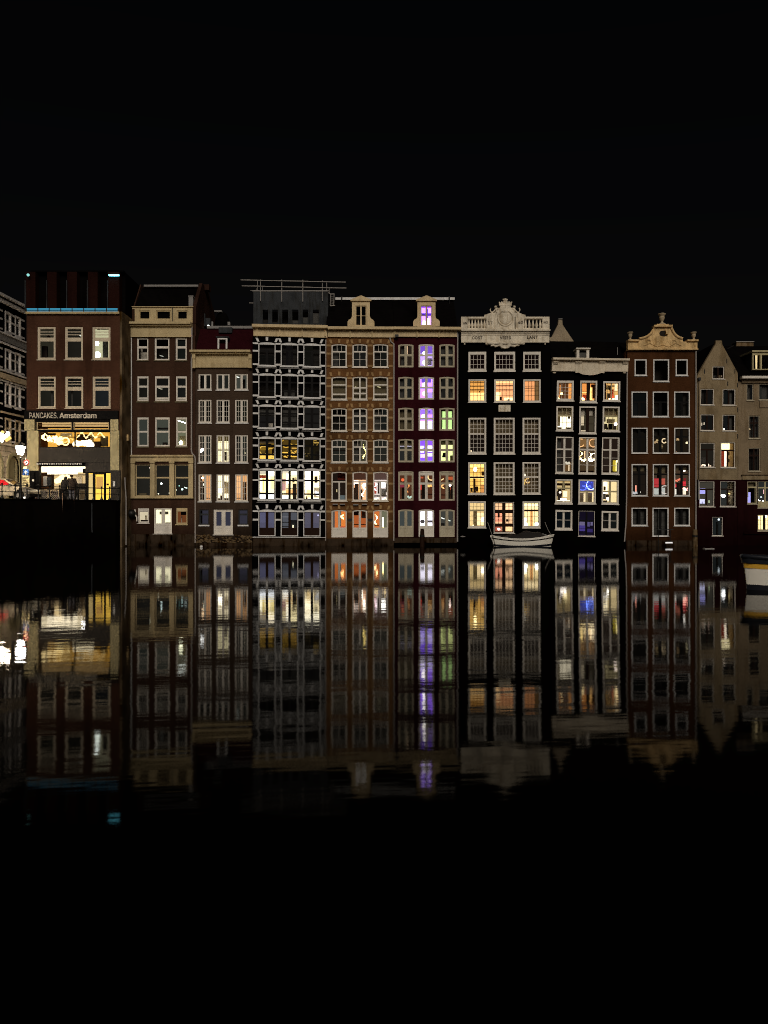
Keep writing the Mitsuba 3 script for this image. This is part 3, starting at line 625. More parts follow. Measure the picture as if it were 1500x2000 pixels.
# things on the roof behind
V = 4.5
def zq(py, v): return CAMZ + (1000 - py) / F * (H.D + v)
def uq(px, v): return (px - 750) / F * (H.D + v) - H.P[0]
hut = thing('roof_hut', 'dark rounded roof hut with a pale rim above the red roofed house', 'roof hut')
put('body', H.world([ball((uq(434, V), V, zq(634, V)), (.58, .6, 1.05), 2)]), 'dark_tile', hut); put('rim', H.world(box(uq(422, V), uq(436, V), V - .62, V - .2, zq(612.6, V), zq(610, V))), 'lead', hut)
put('cap', H.world(box(uq(441, V), uq(450.5, V), V - .3, V + .1, zq(637, V), zq(630.5, V))), 'lead', hut)
lt = thing('roof_lamp', 'small white roof lamp beside a glass lantern left of the rounded hut', 'lamp')
put('bulb', H.world(ball((uq(407, 2.6), 2.6, zq(637, 2.6)), .10, 2)), 'lamp_body', lt, emit=(2.2, 2.4, 2.2), weight=.1); put('stem', H.world(tube([(uq(407, 2.6), 2.6, zr - .2), (uq(407, 2.6), 2.6, zq(637.5, 2.6) - .08)], .03)), 'black_metal', lt)
put('lantern', H.world([box(uq(401, 3), uq(410.5, 3), 3.0, 3.4, zq(637, 3), zq(621, 3)), box(uq(398.5, 3), uq(400.5, 3), 3.0, 3.2, zq(637, 3), zq(612, 3))]), 'zinc', lt); put('post', H.world(box(uq(413, 3), uq(416, 3), 3.0, 3.2, zr - .1, zq(628, 3))), 'lead', lt)

k_ = 'quay'
put('drain', tube([(-19.96, 52.6, 3.1), (-19.96, 52.6, 1.4), (-19.9, 52.55, 1.1)], .05), 'zinc', k_, smooth=50)

# ================================================================== 4 black house with white stone bands
H = House(thing('banded_house', 'black brick house with white stone bands and a grey rooftop storey', 'house'), 564, 57.0, yaw=5, roll=.007, wall='soot_brick', seed=14)
SL = .013                                     # the courses drop a little to the right
cb = ((504.4, 538.1), (548.5, 582.4), (592.4, 626.2))
rows = ((668, 715.8), (728.5, 776.6), (789.2, 837.4), (852, 900), (913.4, 977.4), (994.4, 1047.6))
dk = [dict(glow=(.006, .006, .005), blind=(.55, 'curtain_dark')), dict(glow=(.007, .006, .006), curtains=CD), dict(glow=(.008, .008, .006), curtains=[(.55, 1, 'curtain_dark')])]
amb = (.50, .27, .03)
roomsb = [dk, [dict(), dict(items=[('box', .2, 0, .4, .3, 'curtain_grey'), ('box', .55, 0, .8, .3, 'curtain_grey')]), dict()],
  [dict(glow=(.014, .013, .012), blind=(.5, 'curtain_grey'), items=[('statue', .6, 0, .85, .25, 'inside_light')]), dict(glow=(.02, .018, .014), blind=(.85, 'curtain_grey')), dict(glow=(.016, .015, .013))],
  [dict(glow=(.25, .14, .014), blind=(.30, 'blind_beige'), items=[('lit_panel', 0, 0, 1, .2, (.80, .46, .08)), ('sofa', .1, .2, .4, .42, (.10, .06, .01)), ('sofa', .5, .24, .7, .42, (.14, .08, .012)), ('armchair', .78, .1, .95, .5, 'dark_wood'), ('shelf', .3, .56, .9, .59, 'dark_wood'), ('picture', .55, .6, .75, .68, 'dark_wood')], lamps=[(.3, .42, .3, (.7, .42, .08), 'bow'), (.72, .36, .26, (.6, .36, .06), 'bow'), (.5, .12, .45, (.9, .55, .12), 'garland')], busy=2, warm='dark_wood'),
   dict(glow=(.085, .05, .008), busy=2, warm='dark_wood', items=[('lit_panel', .05, .32, .4, .36, (.7, .4, .06)), ('lit_panel', .5, .16, 1, .2, (.7, .4, .06)), ('lit_panel', .62, .5, 1, .54, (.5, .28, .05)), ('lit_panel', 0, .0, 1, .05, (.9, .6, .2)), ('sofa', .1, .08, .5, .2, 'dark_wood')], lamps=[(.3, .72, .32, (.6, .34, .04), 'bow'), (.75, .8, .3, (.45, .26, .03), 'bow'), (.3, .2, .4, (.8, .46, .07), 'garland'), (.72, .36, .34, (.7, .4, .06), 'garland')]),
   dict(glow=(.016, .012, .005), items=[('cupboard', .35, .15, .55, .7, 'blind_khaki'), ('lit_panel', .58, .74, .9, .79, (.3, .19, .04)), ('chair', .7, 0, .9, .4, 'silhouette')], lamps=[(.68, .74, .2, (.32, .2, .04), 'bow'), (.2, .25, .2, (.12, .08, .02), 'garland')])],
  [dict(glow=(1.25, 1.05, .52), items=[('lit_panel', .06, .28, .2, .72, (1.9, 1.75, 1.2)), ('lit_panel', .27, .3, .33, .72, (1.0, .75, .2)), ('lit_panel', .58, .3, .66, .72, (1.9, 1.5, .7)), ('lit_panel', .75, .35, .95, .72, (1.2, .95, .35)), ('notice_board', .06, .68, .42, .77, 'inside_red'), ('lit_panel', 0, .05, 1, .2, (1.5, 1.55, 1.6)), ('counter', .05, .2, .4, .235, 'zinc'), ('lit_panel', .1, 0, .8, .05, (.3, .35, .95)), ('lit_panel', .5, .76, 1, 1, (2.4, 2.1, 1.5)), ('lit_panel', 0, .79, .45, 1, (.45, .40, .3))]),
   dict(glow=(1.1, .88, .44), items=[('cupboard', .05, .3, .28, .66, (.42, .22, .2)), ('picture', .1, .5, .22, .6, 'inside_light'), ('lit_panel', .3, .2, 1, .34, (.85, .42, .14)), ('shelf', .3, .35, 1, .37, 'dark_wood'), ('lit_panel', .55, .78, 1, 1, (2.0, 1.7, .9)), ('lit_panel', .05, .82, .45, 1, (.6, .52, .38)), ('lit_panel', .1, .02, .5, .16, (2.0, 1.95, 1.8)), ('lit_panel', .3, .5, .48, .95, (2.2, 2.0, 1.5)), ('plant', .65, .55, .78, .7, 'blind_khaki'), ('lit_panel', .65, .05, .95, .12, (1.6, 1.4, 1.0))], busy=2, warm='dark_wood'),
   dict(glow=(1.4, 1.15, .66), items=[('lit_panel', .08, .35, .42, .7, (2.4, 2.1, 1.4)), ('tent', .62, .1, .98, .4, 'inside_light'), ('lit_panel', .66, .14, .9, .3, (.9, .95, 1.0)), ('lit_panel', .2, .1, .42, .34, (1.2, .85, .35)), ('lit_panel', .0, .78, 1, 1, (2.4, 2.2, 1.6)), ('table', 0, 0, 1, .05, 'silhouette'), ('chair', .15, .05, .25, .14, 'silhouette'), ('lit_panel', .52, .46, .7, .7, (1.3, 1.1, .6))], busy=1, warm='dark_wood')],
  [dict(glow=(.085, .083, .135), items=[('lit_panel', .1, .5, .4, .95, (.10, .10, .17)), ('lit_panel', .6, .5, .9, .95, (.09, .09, .15)), ('lit_panel', 0, 0, .5, .1, (.06, .06, .08))]),
   dict(glow=(.085, .09, .105), items=[('lit_panel', 0, .7, .5, .74, (.15, .15, .17)), ('shelf', 0, .5, .5, .53, 'zinc'), ('shelf', 0, .35, .5, .38, 'zinc'), ('shelf', .5, .1, 1, .6, 'zinc')], lamps=[(.7, .36, .12, (1.3, 1.2, .8), 'rod')]),
   dict(glow=(.085, .08, .115), items=[('lit_panel', .55, .5, .95, .95, (.10, .09, .13)), ('lit_panel', .08, .45, .42, .9, (.09, .085, .12))], lamps=[(.85, .78, .07, (.4, .38, .6))])]]
ld = so.unary_union
for ri, (ya, yb) in enumerate(rows):
    for ci, (x0, x1) in enumerate(cb):
        dy = (ci - 1) * 1.1 * (1 - ri * .16)
        zn = [(.66, 2, 1, 1), (.26, 'panel', 2)] if ri == 5 else ([(.33, 2, 1, 1), (.45, 2, 1, 1), (.18, 2, 1, 1)] if ri == 4 else [(.3, 2, 1, 1), (.42, 2, 1, 1), (.24, 2, 1, 1)] if ri != 0 else [(.28, 1, 1, 1), (.72, 2, 1, 2)])
        window(H, x0, ya + dy, x1, yb + dy, zn, fw=1.9, sw=1.1, rw=.9, mw=2.6, mf='white_stone', ms='black_paint' if ri != 5 else 'dark_wood', arch=2.6, flat=True, head=1.0, sill=.0 if ri == 5 else .9, kind='door' if ri == 5 else 'window', room=roomsb[ri][ci])
        u0, z0, u1, z1 = H.rect(x0, ya + dy, x1, yb + dy); s = H.s
        for k, (uu, sl) in enumerate(((u0 + .2 * s, -3.2), ((u0 + u1) / 2, 0), (u1 - .2 * s, 3.2))):
            w = 2.1 * s
            b0 = z1 + (1.5 if k == 1 else -.6) * s
            H.put('arch_stone', ext(sg.Polygon([(uu - w, b0), (uu + w, b0), (uu + w * 1.12 + sl * s, b0 + 7.6 * s), (uu - w * 1.12 + sl * s, b0 + 7.6 * s)]), -.05, -.002), 'white_stone')
        if ri < 5: H.put('ledge', box(u0 - 2.6 * s, u1 + 2.6 * s, -.16, -.002, z0 - 5.2 * s, z0 - 4.0 * s), 'lead')
    for xa, xb, e in ((493.9, 504.2, 0), (538.3, 548.3, 1), (582.6, 592.2, 2), (626.4, 635.4, 3)):
        dy = (e - 1.5) * 1.1 * (1 - ri * .16)
        for fy in ((ya + 2.5, ya + 6.0), (ya + (yb - ya) * .36, ya + (yb - ya) * .36 + 3.6), (yb - 4.6, yb - .9)):
            if ri == 5 and fy[0] > yb - 8: continue
            H.box('band_stone', xa, fy[0] + dy, xb, fy[1] + dy, -.045, -.002, 'white_stone')
H.finish(H.poly([(493.6, 655), (636.2, 658), (636.2, 1075), (493.4, 1075)]), top=H.loc(564, 640)[1])
H.box('plinth', 493.8, 1050.4, 636, 1075, -.1, -.002, 'plinth_stone'); H.box('step', 494, 1048.4, 636, 1050.2, -.2, -.002, 'white_stone')
H.put('cornice', ext(H.poly([(493, 635.7), (640, 638), (640, 643.4), (493, 641.1)]), -.5, .3), 'trim_cream')
H.put('frieze', ext(H.poly([(495, 641.2), (639, 643.5), (639, 660.3), (495, 656.6)]), -.14, -.002), 'trim_cream')
for x in (502.4, 546.5, 590, 635): 
    H.put('bracket', ext(H.poly([(x - 1, 641.2), (x + 1.3, 641.2), (x + 1.3, 658), (x - 1, 658)]), -.24, -.142), 'trim_cream')
# rooftop storey of standing seam metal
V = 1.2
def zq(py, v=V): return CAMZ + (1000 - py) / F * (57.0 + v)
def uq(px, v=V): return (px - 750) / F * (57.0 + v) - H.P[0]
rs = thing('rooftop_storey', 'grey metal rooftop storey with six dim windows over the banded house', 'rooftop extension')
u0, u1, z0, z1 = uq(494.8), uq(640.4), zq(640), zq(569.5)
wins = [(511.6, 525.2), (530, 544.4), (549.5, 564.4), (569.2, 584.4), (589.7, 603.6), (609.2, 624.4)]
hs = [rect(uq(a), zq(633), uq(b), zq(603.4)) for a, b in wins]
ww = lambda m: H.P + np.array([0, 0, 0]) if False else m
def fput(name, m, mat, parent=rs, **k):
    if isinstance(m, (list, tuple)): m = trimesh.util.concatenate(list(m))
    m = m.copy(); m.vertices = np.array(m.vertices) + np.array([H.P[0], 57.0, 0]); return put(name, m, mat, parent, **k)
fput('wall', [ext(rect(u0, z0, u1, z1).difference(so.unary_union(hs)), V, V + .2), box(u0, u0 + .1, V + .21, 6, z0, z1), box(u1 - .1, u1, V + .21, 6, z0, z1), box(u0, u1, V + .21, 6, z1 - .1, z1 + .0)], 'zinc')
fput('edge', [box(u0 - .05, u1 + .05, V - .06, V + .1, z1 + .004, z1 + .09)], 'lead')
fput('seam', [box(x, x + .03, V - .03, V - .002, z0, z1) for x in np.arange(u0 + .2, u1, .42) if not any(h.bounds[0] - .1 < x < h.bounds[2] + .1 for h in hs)], 'zinc')
for i, h in enumerate(hs):
    b = h.bounds; Wk = numbered(rs + '__window')
    put('frame', (lambda m: (setattr(m, 'vertices', np.array(m.vertices) + np.array([H.P[0], 57, 0])), m)[1])(ext(h.buffer(.05, join_style=2).difference(h.buffer(-.06, join_style=2)), V - .02, V + .12)), 'zinc', Wk)
    for nm, m, mt in (('pane', sheet(h.buffer(-.05), V + .06), 'glass'), ('blind', box(b[0] - .05, b[2] + .05, V + .3, V + .33, b[1], b[1] + (b[3] - b[1]) * (.35, .2, .1, .3, .5, .8)[i]), 'curtain_grey' if i in (3, 4, 5) else 'curtain_dark'), ('back_wall', box(b[0] - .3, b[2] + .3, V + 1.2, V + 1.25, b[1] - .1, b[3] + .1), 'inside_dark')):
        m = m.copy(); m.vertices = np.array(m.vertices) + np.array([H.P[0], 57, 0]); put(nm, m, mt, Wk)
rl = thing('roof_railing', 'thin pale scaffold railing on top of the grey rooftop storey', 'railing')
def rail(pts, v, r=.035, name='rail', parent=rl): fput(name, tube([(uq(x, v), v, zq(y, v)) for x, y in pts], r, 7), 'grey_metal', parent)
rail([(470, 546.8), (675, 551.2)], 1.0); rail([(472.5, 558.4), (676.5, 562.8)], 1.02)
for x, yt, yb in ((508.5, 546, 588), (550.3, 546.5, 589), (591.4, 546.8, 589), (629.5, 548, 588)): rail([(x, yt), (x, yb)], 1.08, .03, 'post')
for x, yt, yb in ((502.6, 548, 569), (512.5, 560, 569), (638.2, 552, 572), (643, 562, 574)): rail([(x, yt), (x, yb)], 1.6, .026, 'post')
rail([(489, 567.5), (500, 567.2), (503, 562)], 1.3, .03, 'brace'); rail([(487, 591.8), (496, 591.8)], 1.3, .03, 'brace'); rail([(638, 569), (645, 574.5), (652, 573.5)], 1.3, .03, 'brace')
ra = thing('roof_ladder', 'dark hooped roof ladder at the right end of the grey rooftop storey', 'ladder')
for x in (645.4, 652.5): rail([(x, 573), (x - .6, 597)], 1.3, .022, 'stile', ra)
for i in range(6): rail([(645.6, 576 + i * 4), (652.3, 576 + i * 4)], 1.3, .016, 'rung', ra)
rail([(645, 597.4), (654.5, 597)], 1.3, .03, 'foot', ra)

# ================================================================== 5 ochre brick house
H = House(thing('ochre_house', 'ochre brick house with pale stone blocks between eighteen white windows', 'house'), 702, 57.3, yaw=1.5, wall='ochre_brick', seed=15)
cb = ((647.2, 677.7), (688.3, 717.4), (728.4, 758.3))
rows = ((671.4, 717.4), (735, 780.8), (796.4, 842.3), (857.8, 903.4), (920.8, 978.7), (995.6, 1049.6))
A = [(.3, 1, 3, 1), (.7, 1, 2, 2)]; B = [(.34, 1, 1, 1), (.44, 1, 1, 1), (.2, 1, 1, 1)]; C = [(.32, 2, 1, 1), (.68, 2, 1, 2)]
zz = [[A, A, A], [B, [(.5, 2, 1, 1), (.25, 2, 1, 1), (.25, 2, 1, 1)], B], [A, C, A], [A, [(.3, 1, 3, 1), (.7, 2, 1, 2)], A], [[(.33, 1, 1, 1), (.67, 2, 1, 1)], [(.33, 1, 1, 1), (.67, 2, 1, 1)], [(.33, 1, 1, 1), (.67, 2, 1, 1)]], [[(.68, 2, 1, 1), (.3, 'panel', 1)]] * 3]
wd = 'dark_wood'
rms = [[dict(glow=(.008, .008, .006), curtains=[(0, .45, 'curtain_grey')]), dict(glow=(.014, .014, .012), items=[('statue', .85, .3, .95, .5, 'inside_light')]), dict(glow=(.012, .013, .01), curtains=[(0, .5, 'curtain_dark')])],
  [dict(glow=(.03, .028, .02), blind=(.9, 'blind_khaki'), items=[('box', .2, .15, .4, .25, 'inside_light')]), dict(glow=(.13, .11, .055), blind=(.0001, 'blind_khaki'), curtains=[(0, 1, 'blind_khaki')], lamps=[(.22, .53, .06, (1.0, .9, .5))]), dict(glow=(.10, .09, .05), curtains=[(0, 1, 'blind_khaki')], lamps=[(.4, .55, .12, (.4, .36, .2), 'tube')])],
  [dict(), dict(glow=(.018, .018, .014), curtains=[(0, 1, 'curtain_grey')]), dict(glow=(.012, .014, .012), curtains=[(0, .55, 'curtain_grey')])],
  [dict(glow=(.024, .024, .018), items=[('shelf', 0, .5, 1, .55, 'silhouette')]), dict(glow=(.05, .045, .028), lamps=[(.82, .48, .5, (1.7, 1.25, .35), 'string')], curtains=[(0, .5, 'curtain_grey')]), dict(glow=(.026, .026, .02), items=[('pot', .75, 0, .95, .12, 'blind_beige')])],
  [dict(glow=(.02, .012, .008), lamps=[(.34, .35, .1, (.5, .4, .2), 'rod'), (.95, .6, .1, (.6, .25, .1), 'rod')], items=[('screen', .55, .05, .85, .2, (.10, .12, .12)), ('picture', .4, .72, .9, .95, 'inside_red')]),
   dict(glow=(.80, .40, .20), items=[('lit_panel', 0, .72, 1, 1, (.06, .025, .015)), ('cupboard', 0, 0, .42, .45, 'silhouette'), ('mannequin', .16, .35, .42, .58, 'silhouette'), ('lit_panel', .08, .55, .4, .7, (1.5, 1.2, 1.0)), ('mannequin', .56, 0, .68, .4, 'silhouette')], lamps=[(.74, .35, .42, (2.2, 1.9, 1.5), 'string'), (.8, .55, .12, (2.2, 2, 1.6))]),
   dict(glow=(.55, .46, .42), items=[('lit_panel', 0, .72, 1, 1, (.09, .05, .04)), ('shelf', .0, .15, 1, .2, 'silhouette'), ('coat', .1, .25, .22, .65, 'inside_red'), ('coat', .32, .25, .42, .68, 'silhouette'), ('coat', .55, .2, .85, .42, 'curtain_grey'), ('coat', .85, .3, .98, .6, 'silhouette')], lamps=[(.66, .55, .22, (2.0, 1.9, 1.7)), (.14, .5, .3, (1.7, 1.4, 1.5), 'string'), (.5, .05, .45, (1.5, 1.1, .5), 'garland')])],
  [dict(glow=(.10, .085, .075), items=[('lit_panel', .22, .1, .42, 1, (.42, .11, .025)), ('lit_panel', .62, .4, .9, .95, (.5, .14, .025)), ('lit_panel', .55, .1, .9, .4, (.35, .05, .02)), ('chair', .6, .0, .8, .45, 'silhouette')], lamps=[(.68, .75, .16, (1.6, .8, .3), 'string')]),
   dict(glow=(.26, .062, .015), items=[('picture', .1, .8, .45, 1, 'silhouette'), ('picture', .6, .7, .95, 1, 'curtain_grey'), ('shelf', 0, .45, 1, .48, wd)]),
   dict(glow=(.16, .16, .10), items=[('lit_panel', .02, .2, .42, .95, (.42, .11, .025)), ('shelf', 0, .42, .42, .45, wd), ('coat', .05, 0, .4, .3, 'inside_red')], lamps=[(.2, .65, .34, (1.8, 1.1, .5), 'string'), (.66, .55, .38, (2.2, 1.6, .6), 'rod')])]]
SS = 'pale_ochre_stone'
for ri, (ya, yb) in enumerate(rows):
    for ci, (x0, x1) in enumerate(cb):
        window(H, x0, ya, x1, yb, zz[ri][ci], fw=2.3, sw=.5, rw=1.8, mw=2.2 if ri < 5 else 3.2, bw=.8, mf='white_paint', arch=1.8, sill=0 if ri == 5 else .8, kind='door' if ri == 5 else 'window', room=rms[ri][ci])
        u0, z0, u1, z1 = H.rect(x0, ya, x1, yb); s = H.s
        for k, (uu, sl) in enumerate(((u0, -2), ((u0 + u1) / 2, 0), (u1, 2))):
            w = 2.0 * s; b0 = z1 + (1.6 if k == 1 else .4) * s
            H.put('arch_stone', ext(sg.Polygon([(uu - w, b0), (uu + w, b0), (uu + w * 1.2 + sl * s, b0 + 7.5 * s), (uu - w * 1.2 + sl * s, b0 + 7.5 * s)]), -.03, -.002), SS)
    for xa, xb in ((637, 646.8), (678.2, 687.8), (717.9, 727.9), (758.8, 767)):
        for fy in ((ya + 1.5, ya + 5.5), (ya + (yb - ya) * .38, ya + (yb - ya) * .38 + 4), (yb - 4.5, yb - .5)):
            if ri == 5 and fy[0] > yb - 8: continue
            H.box('band_stone', xa, fy[0], xb, fy[1], -.028, -.002, SS)
H.finish(H.poly([(636.4, 655), (769.2, 655), (769.2, 1075), (636.4, 1075)]), top=H.loc(702, 641)[1])
H.box('plinth', 636.8, 1052, 769, 1075, -.1, -.002, 'plinth_stone')
H.box('cornice', 640.6, 640.2, 768.4, 646, -.5, .3, 'trim_cream'); H.box('frieze', 640.6, 646.1, 768.4, 659.6, -.14, -.002, 'trim_cream')
for x in (684, 727): H.box('bracket', x - 1.2, 646.1, x + 1.2, 660.4, -.24, -.142, 'tan_paint')
for xa, y in ((650, 984), (664, 984), (690, 984.5), (707, 984), (731, 984)):
    H.box('flower_ledge', xa, y, xa + 10, y + 2.2, -.2, -.002, 'lead')
for xa in (679, 719): H.box('vent', xa, 1013, xa + 8.4, 1018, -.1, -.002, 'black_metal')
pipe(H, [(636.4, 664), (636.2, 700), (636, 1056)], .045)
ze, zr = H.loc(702, 641)[1], CAMZ + (1000 - 585.8) / F * (H.D + 2.6)
RP = [(.1, ze - .5), (-.1, ze), (2.6, zr), (6.4, zr), (8.8, ze - .5)]; zm = ze + (zr - ze) * 1.6 / 2.7
H.put('roof', [prism_mesh(H, RP, 637, 687), prism_mesh(H, RP, 723, 769), prism_mesh(H, [(1.5, ze - .5), (1.5, zm), (2.6, zr), (6.4, zr), (8.8, ze - .5)], 687, 723)], 'dark_tile')

# ================================================================== 6 oxblood house with the purple stair windows
H5 = H
H = House(thing('oxblood_house', 'dark red house whose middle windows glow purple', 'house'), 831, 57.45, yaw=1.5, wall='oxblood_brick', seed=16)
cb = ((777.6, 807.8), (817.7, 848), (858, 888.2))
rows = ((671.6, 717.4), (735.4, 780.4), (795.8, 841.4), (856.8, 903), (919.4, 978), (994.6, 1049))
X4 = [(.47, 2, 1, 1), (.53, 2, 1, 1)]
PW, PC = (.76, .31, 2.5), (.55, .12, 2.7)
pur = lambda **k: dict(dict(glow=PW, ceil=PC, walls='inside_purple'), **k)
bar = lambda **k: dict(dict(glow=(.085, .030, .014), walls='inside_red', blind=(.14, 'blind_khaki')), **k)
WL = (3.2, 3.0, 2.6)
rms = [[dict(glow=(.035, .022, .015), curtains=[(.2, .4, 'curtain_grey')], lamps=[(.58, .72, .42, (1.3, .85, .5), 'rod')]), dict(glow=(.48, .32, .85), ceil=PC, walls='inside_purple', items=[('lit_panel', 0, .62, 1, 1.04, (.13, .06, .42)), ('stair_flight', 0, .86, .4, .9, 'inside_dark'), ('stair_rail', .5, .3, .9, .34, 'curtain_grey'), ('picture', .6, .12, .85, .4, 'curtain_grey')], lamps=[(.40, .6, .17, WL), (.40, .2, .17, WL)]), dict(glow=(.03, .03, .027), curtains=[(0, 1, 'curtain_grey')])],
  [dict(glow=(.016, .018, .017), curtains=[(0, .35, 'curtain_grey'), (.8, 1, 'curtain_dark')]), pur(items=[('stair_flight', .2, .76, .42, .96, (.10, .05, .45)), ('stair_flight', .55, .76, .8, .94, (.10, .05, .45)), ('lit_panel', .55, .1, .9, .32, (.34, .22, .72))], lamps=[(.40, .62, .2, WL), (.4, .26, .17, WL)]), dict(glow=(.016, .016, .013), curtains=[(0, .2, 'curtain_grey'), (.75, 1, 'curtain_grey')])],
  [dict(glow=(.05, .046, .034), curtains=[(0, 1, 'blind_khaki')]), pur(items=[('lit_panel', 0, .72, 1, .9, (.28, .13, .80)), ('lit_panel', .05, 0, .4, .42, (1.2, 1.1, 1.4)), ('lit_panel', .6, .08, .95, .42, (.8, .7, 1.2)), ('stair_flight', .3, .78, .75, .86, (.08, .05, .36))], lamps=[(.34, .6, .2, WL)]),
   dict(glow=(.045, .06, .02), walls='inside_light', items=[('lit_panel', .22, .06, .42, .92, (.46, .72, .24)), ('lit_panel', .6, .06, .82, .92, (.46, .72, .24)), ('lit_panel', .2, .02, .45, .14, (.8, 1.2, .4)), ('lit_panel', .6, .02, .82, .14, (.8, 1.2, .4))], blind=(.16, 'blind_khaki'))],
  [dict(glow=(.03, .03, .028), blind=(.3, 'blind_khaki'), items=[('lamp_strip', .05, .68, .5, .72, (.42, .38, .48)), ('lamp_strip', .5, .68, .95, .72, (.42, .38, .48)), ('coat', .5, .1, .75, .5, 'curtain_grey')]),
   dict(glow=(.21, .07, 1.0), ceil=PC, walls='inside_purple', items=[('lit_panel', .04, .42, .36, .7, (1.0, .85, 1.5)), ('lit_panel', .58, .45, .96, .72, (1.0, .8, 1.5)), ('lit_panel', .1, .2, .42, .36, (.7, .55, 1.3)), ('lit_panel', .55, .26, .9, .4, (.9, .8, 1.4)), ('stair_flight', .25, .5, .45, .6, (.05, .03, .3))]),
   dict(glow=(.85, .95, .34), walls='inside_light', blind=(.26, 'blind_khaki'), items=[('cupboard', .72, .0, .95, .3, 'blind_khaki')], lamps=[(.35, .3, .2, (1.6, 1.5, .8), 'shade')])],
  [bar(lamps=[(.3, .7, .12, (.7, .12, .04)), (.62, .45, .35, (.8, .3, .08), 'string'), (.75, .12, .2, (.4, .55, .45), 'garland')], items=[('lit_panel', .05, .45, .4, .6, (.24, .03, .05))], busy=2),
   bar(lamps=[(.82, .8, .25, (1.2, .8, .35), 'bow'), (.68, .5, .18, (1.1, .55, .15), 'garland')], items=[('lit_panel', .05, .36, .35, .58, (.42, .03, .02)), ('lit_panel', .05, .75, .3, .8, (.3, .05, .02)), ('shelf', 0, .2, 1, .23, wd)], busy=2),
   bar(lamps=[(.1, .8, .25, (1.2, .8, .35), 'bow'), (.22, .5, .2, (1.2, .6, .2), 'string'), (.7, .52, .09, (2.4, 1.9, 1.6))], items=[('lit_panel', .6, .36, .98, .58, (.75, .10, .04)), ('lit_panel', .6, .7, .95, .8, (.3, .06, .02)), ('shelf', 0, .18, 1, .21, wd)], busy=2)],
  [dict(glow=(.05, .058, .055), lamps=[(.4, .16, .09, (1.8, 1.7, 1.3))], items=[('notice', .58, .05, .85, .2, 'white_paint')], walls='zinc'),
   dict(glow=(1.05, .98, 1.15), items=[('coat_rack', .1, .55, .9, .58, 'curtain_grey'), ('picture', .16, .5, .36, .62, 'curtain_grey'), ('stool', .6, .52, .9, .6, 'curtain_grey'), ('lit_panel', .6, .05, .9, .2, (.6, .5, 1.2))], walls='inside_light'),
   dict(glow=(.05, .05, .042), lamps=[(.2, .68, .16, (.9, .95, .85), 'tube'), (.62, .6, .12, (.6, .7, .6), 'tube')], items=[('cupboard', .1, 0, .35, .5, 'curtain_dark')])]]
for ri, (ya, yb) in enumerate(rows):
    for ci, (x0, x1) in enumerate(cb):
        zn = [(.64, 2, 1, 1), (.33, 'panel', 1)] if ri == 5 else ([(.06, 'panel', 1), (.32, 2, 1, 1), (.6, 2, 1, 1)] if ri == 4 else X4)
        window(H, x0, ya, x1, yb, zn, fw=2.6, sw=.9, rw=2.4, mw=3.6, arch=1.6, sill=0, mf='putty_paint' if ci != 1 else 'white_paint', kind='door' if ri == 5 else 'window', room=rms[ri][ci], reveal=.03)
H.finish(H.poly([(769.4, 655), (893.4, 655), (893.4, 1075), (769.4, 1075)]), top=H.loc(831, 641)[1])
H.box('plinth', 769.8, 1050.5, 893, 1060.2, -.04, -.002, 'plinth_stone'); H.box('plinth', 769.8, 1060.3, 893, 1075, -.12, -.002, 'soot_brick')
H.box('cornice', 768.6, 640.8, 899, 646.5, -.5, .3, 'trim_cream'); H.box('frieze', 768.6, 646.6, 892, 659, -.14, -.002, 'trim_cream')
for x in (771, 814.5, 857): H.box('bracket', x - 1.2, 646.6, x + 1.2, 660.2, -.24, -.142, 'tan_paint')
pipe(H, [(892.2, 640), (893.6, 655), (893.4, 680), (893.2, 1058)], .055)
pipe(H5, [(761, 660), (763.5, 668), (769, 672), (769.2, 700), (769, 1056)], .055)
H.box('gutter_head', 771.5, 655, 778, 660, -.36, -.15, 'black_metal')
ze, zr = H.loc(831, 641)[1], CAMZ + (1000 - 585.8) / F * (H.D + 2.6)
RP = [(.1, ze - .5), (-.1, ze), (2.6, zr), (6.4, zr), (8.8, ze - .5)]; zm = ze + (zr - ze) * 1.6 / 2.7
H.put('roof', [prism_mesh(H, RP, 769.4, 815), prism_mesh(H, RP, 851, 893.5), prism_mesh(H, [(1.5, ze - .5), (1.5, zm), (2.6, zr), (6.4, zr), (8.8, ze - .5)], 815, 851)], 'dark_tile')
V = 2.4
def zq(py, v=V): return CAMZ + (1000 - py) / F * (57.4 + v)
def wq(px, v=V): return (px - 750) / F * (57.4 + v)
rb = thing('roof_beam', 'long white beam along the roof ridge through both dormers', 'roof beam')
put('beam', box(wq(654.8), wq(888), 57.4 + V, 57.4 + V + .2, zq(585.6), zq(580.6)), 'white_stone', rb)
for x in (667.5, 877.4): put('hook', [tube([(wq(x), 57.4 + V - .08, zq(579)), (wq(x), 57.4 + V - .08, zq(594))], .03), box(wq(x) - .05, wq(x) + .05, 57.4 + V - .1, 57.4 + V - .02, zq(586.5), zq(579.5))], 'black_metal', rb)
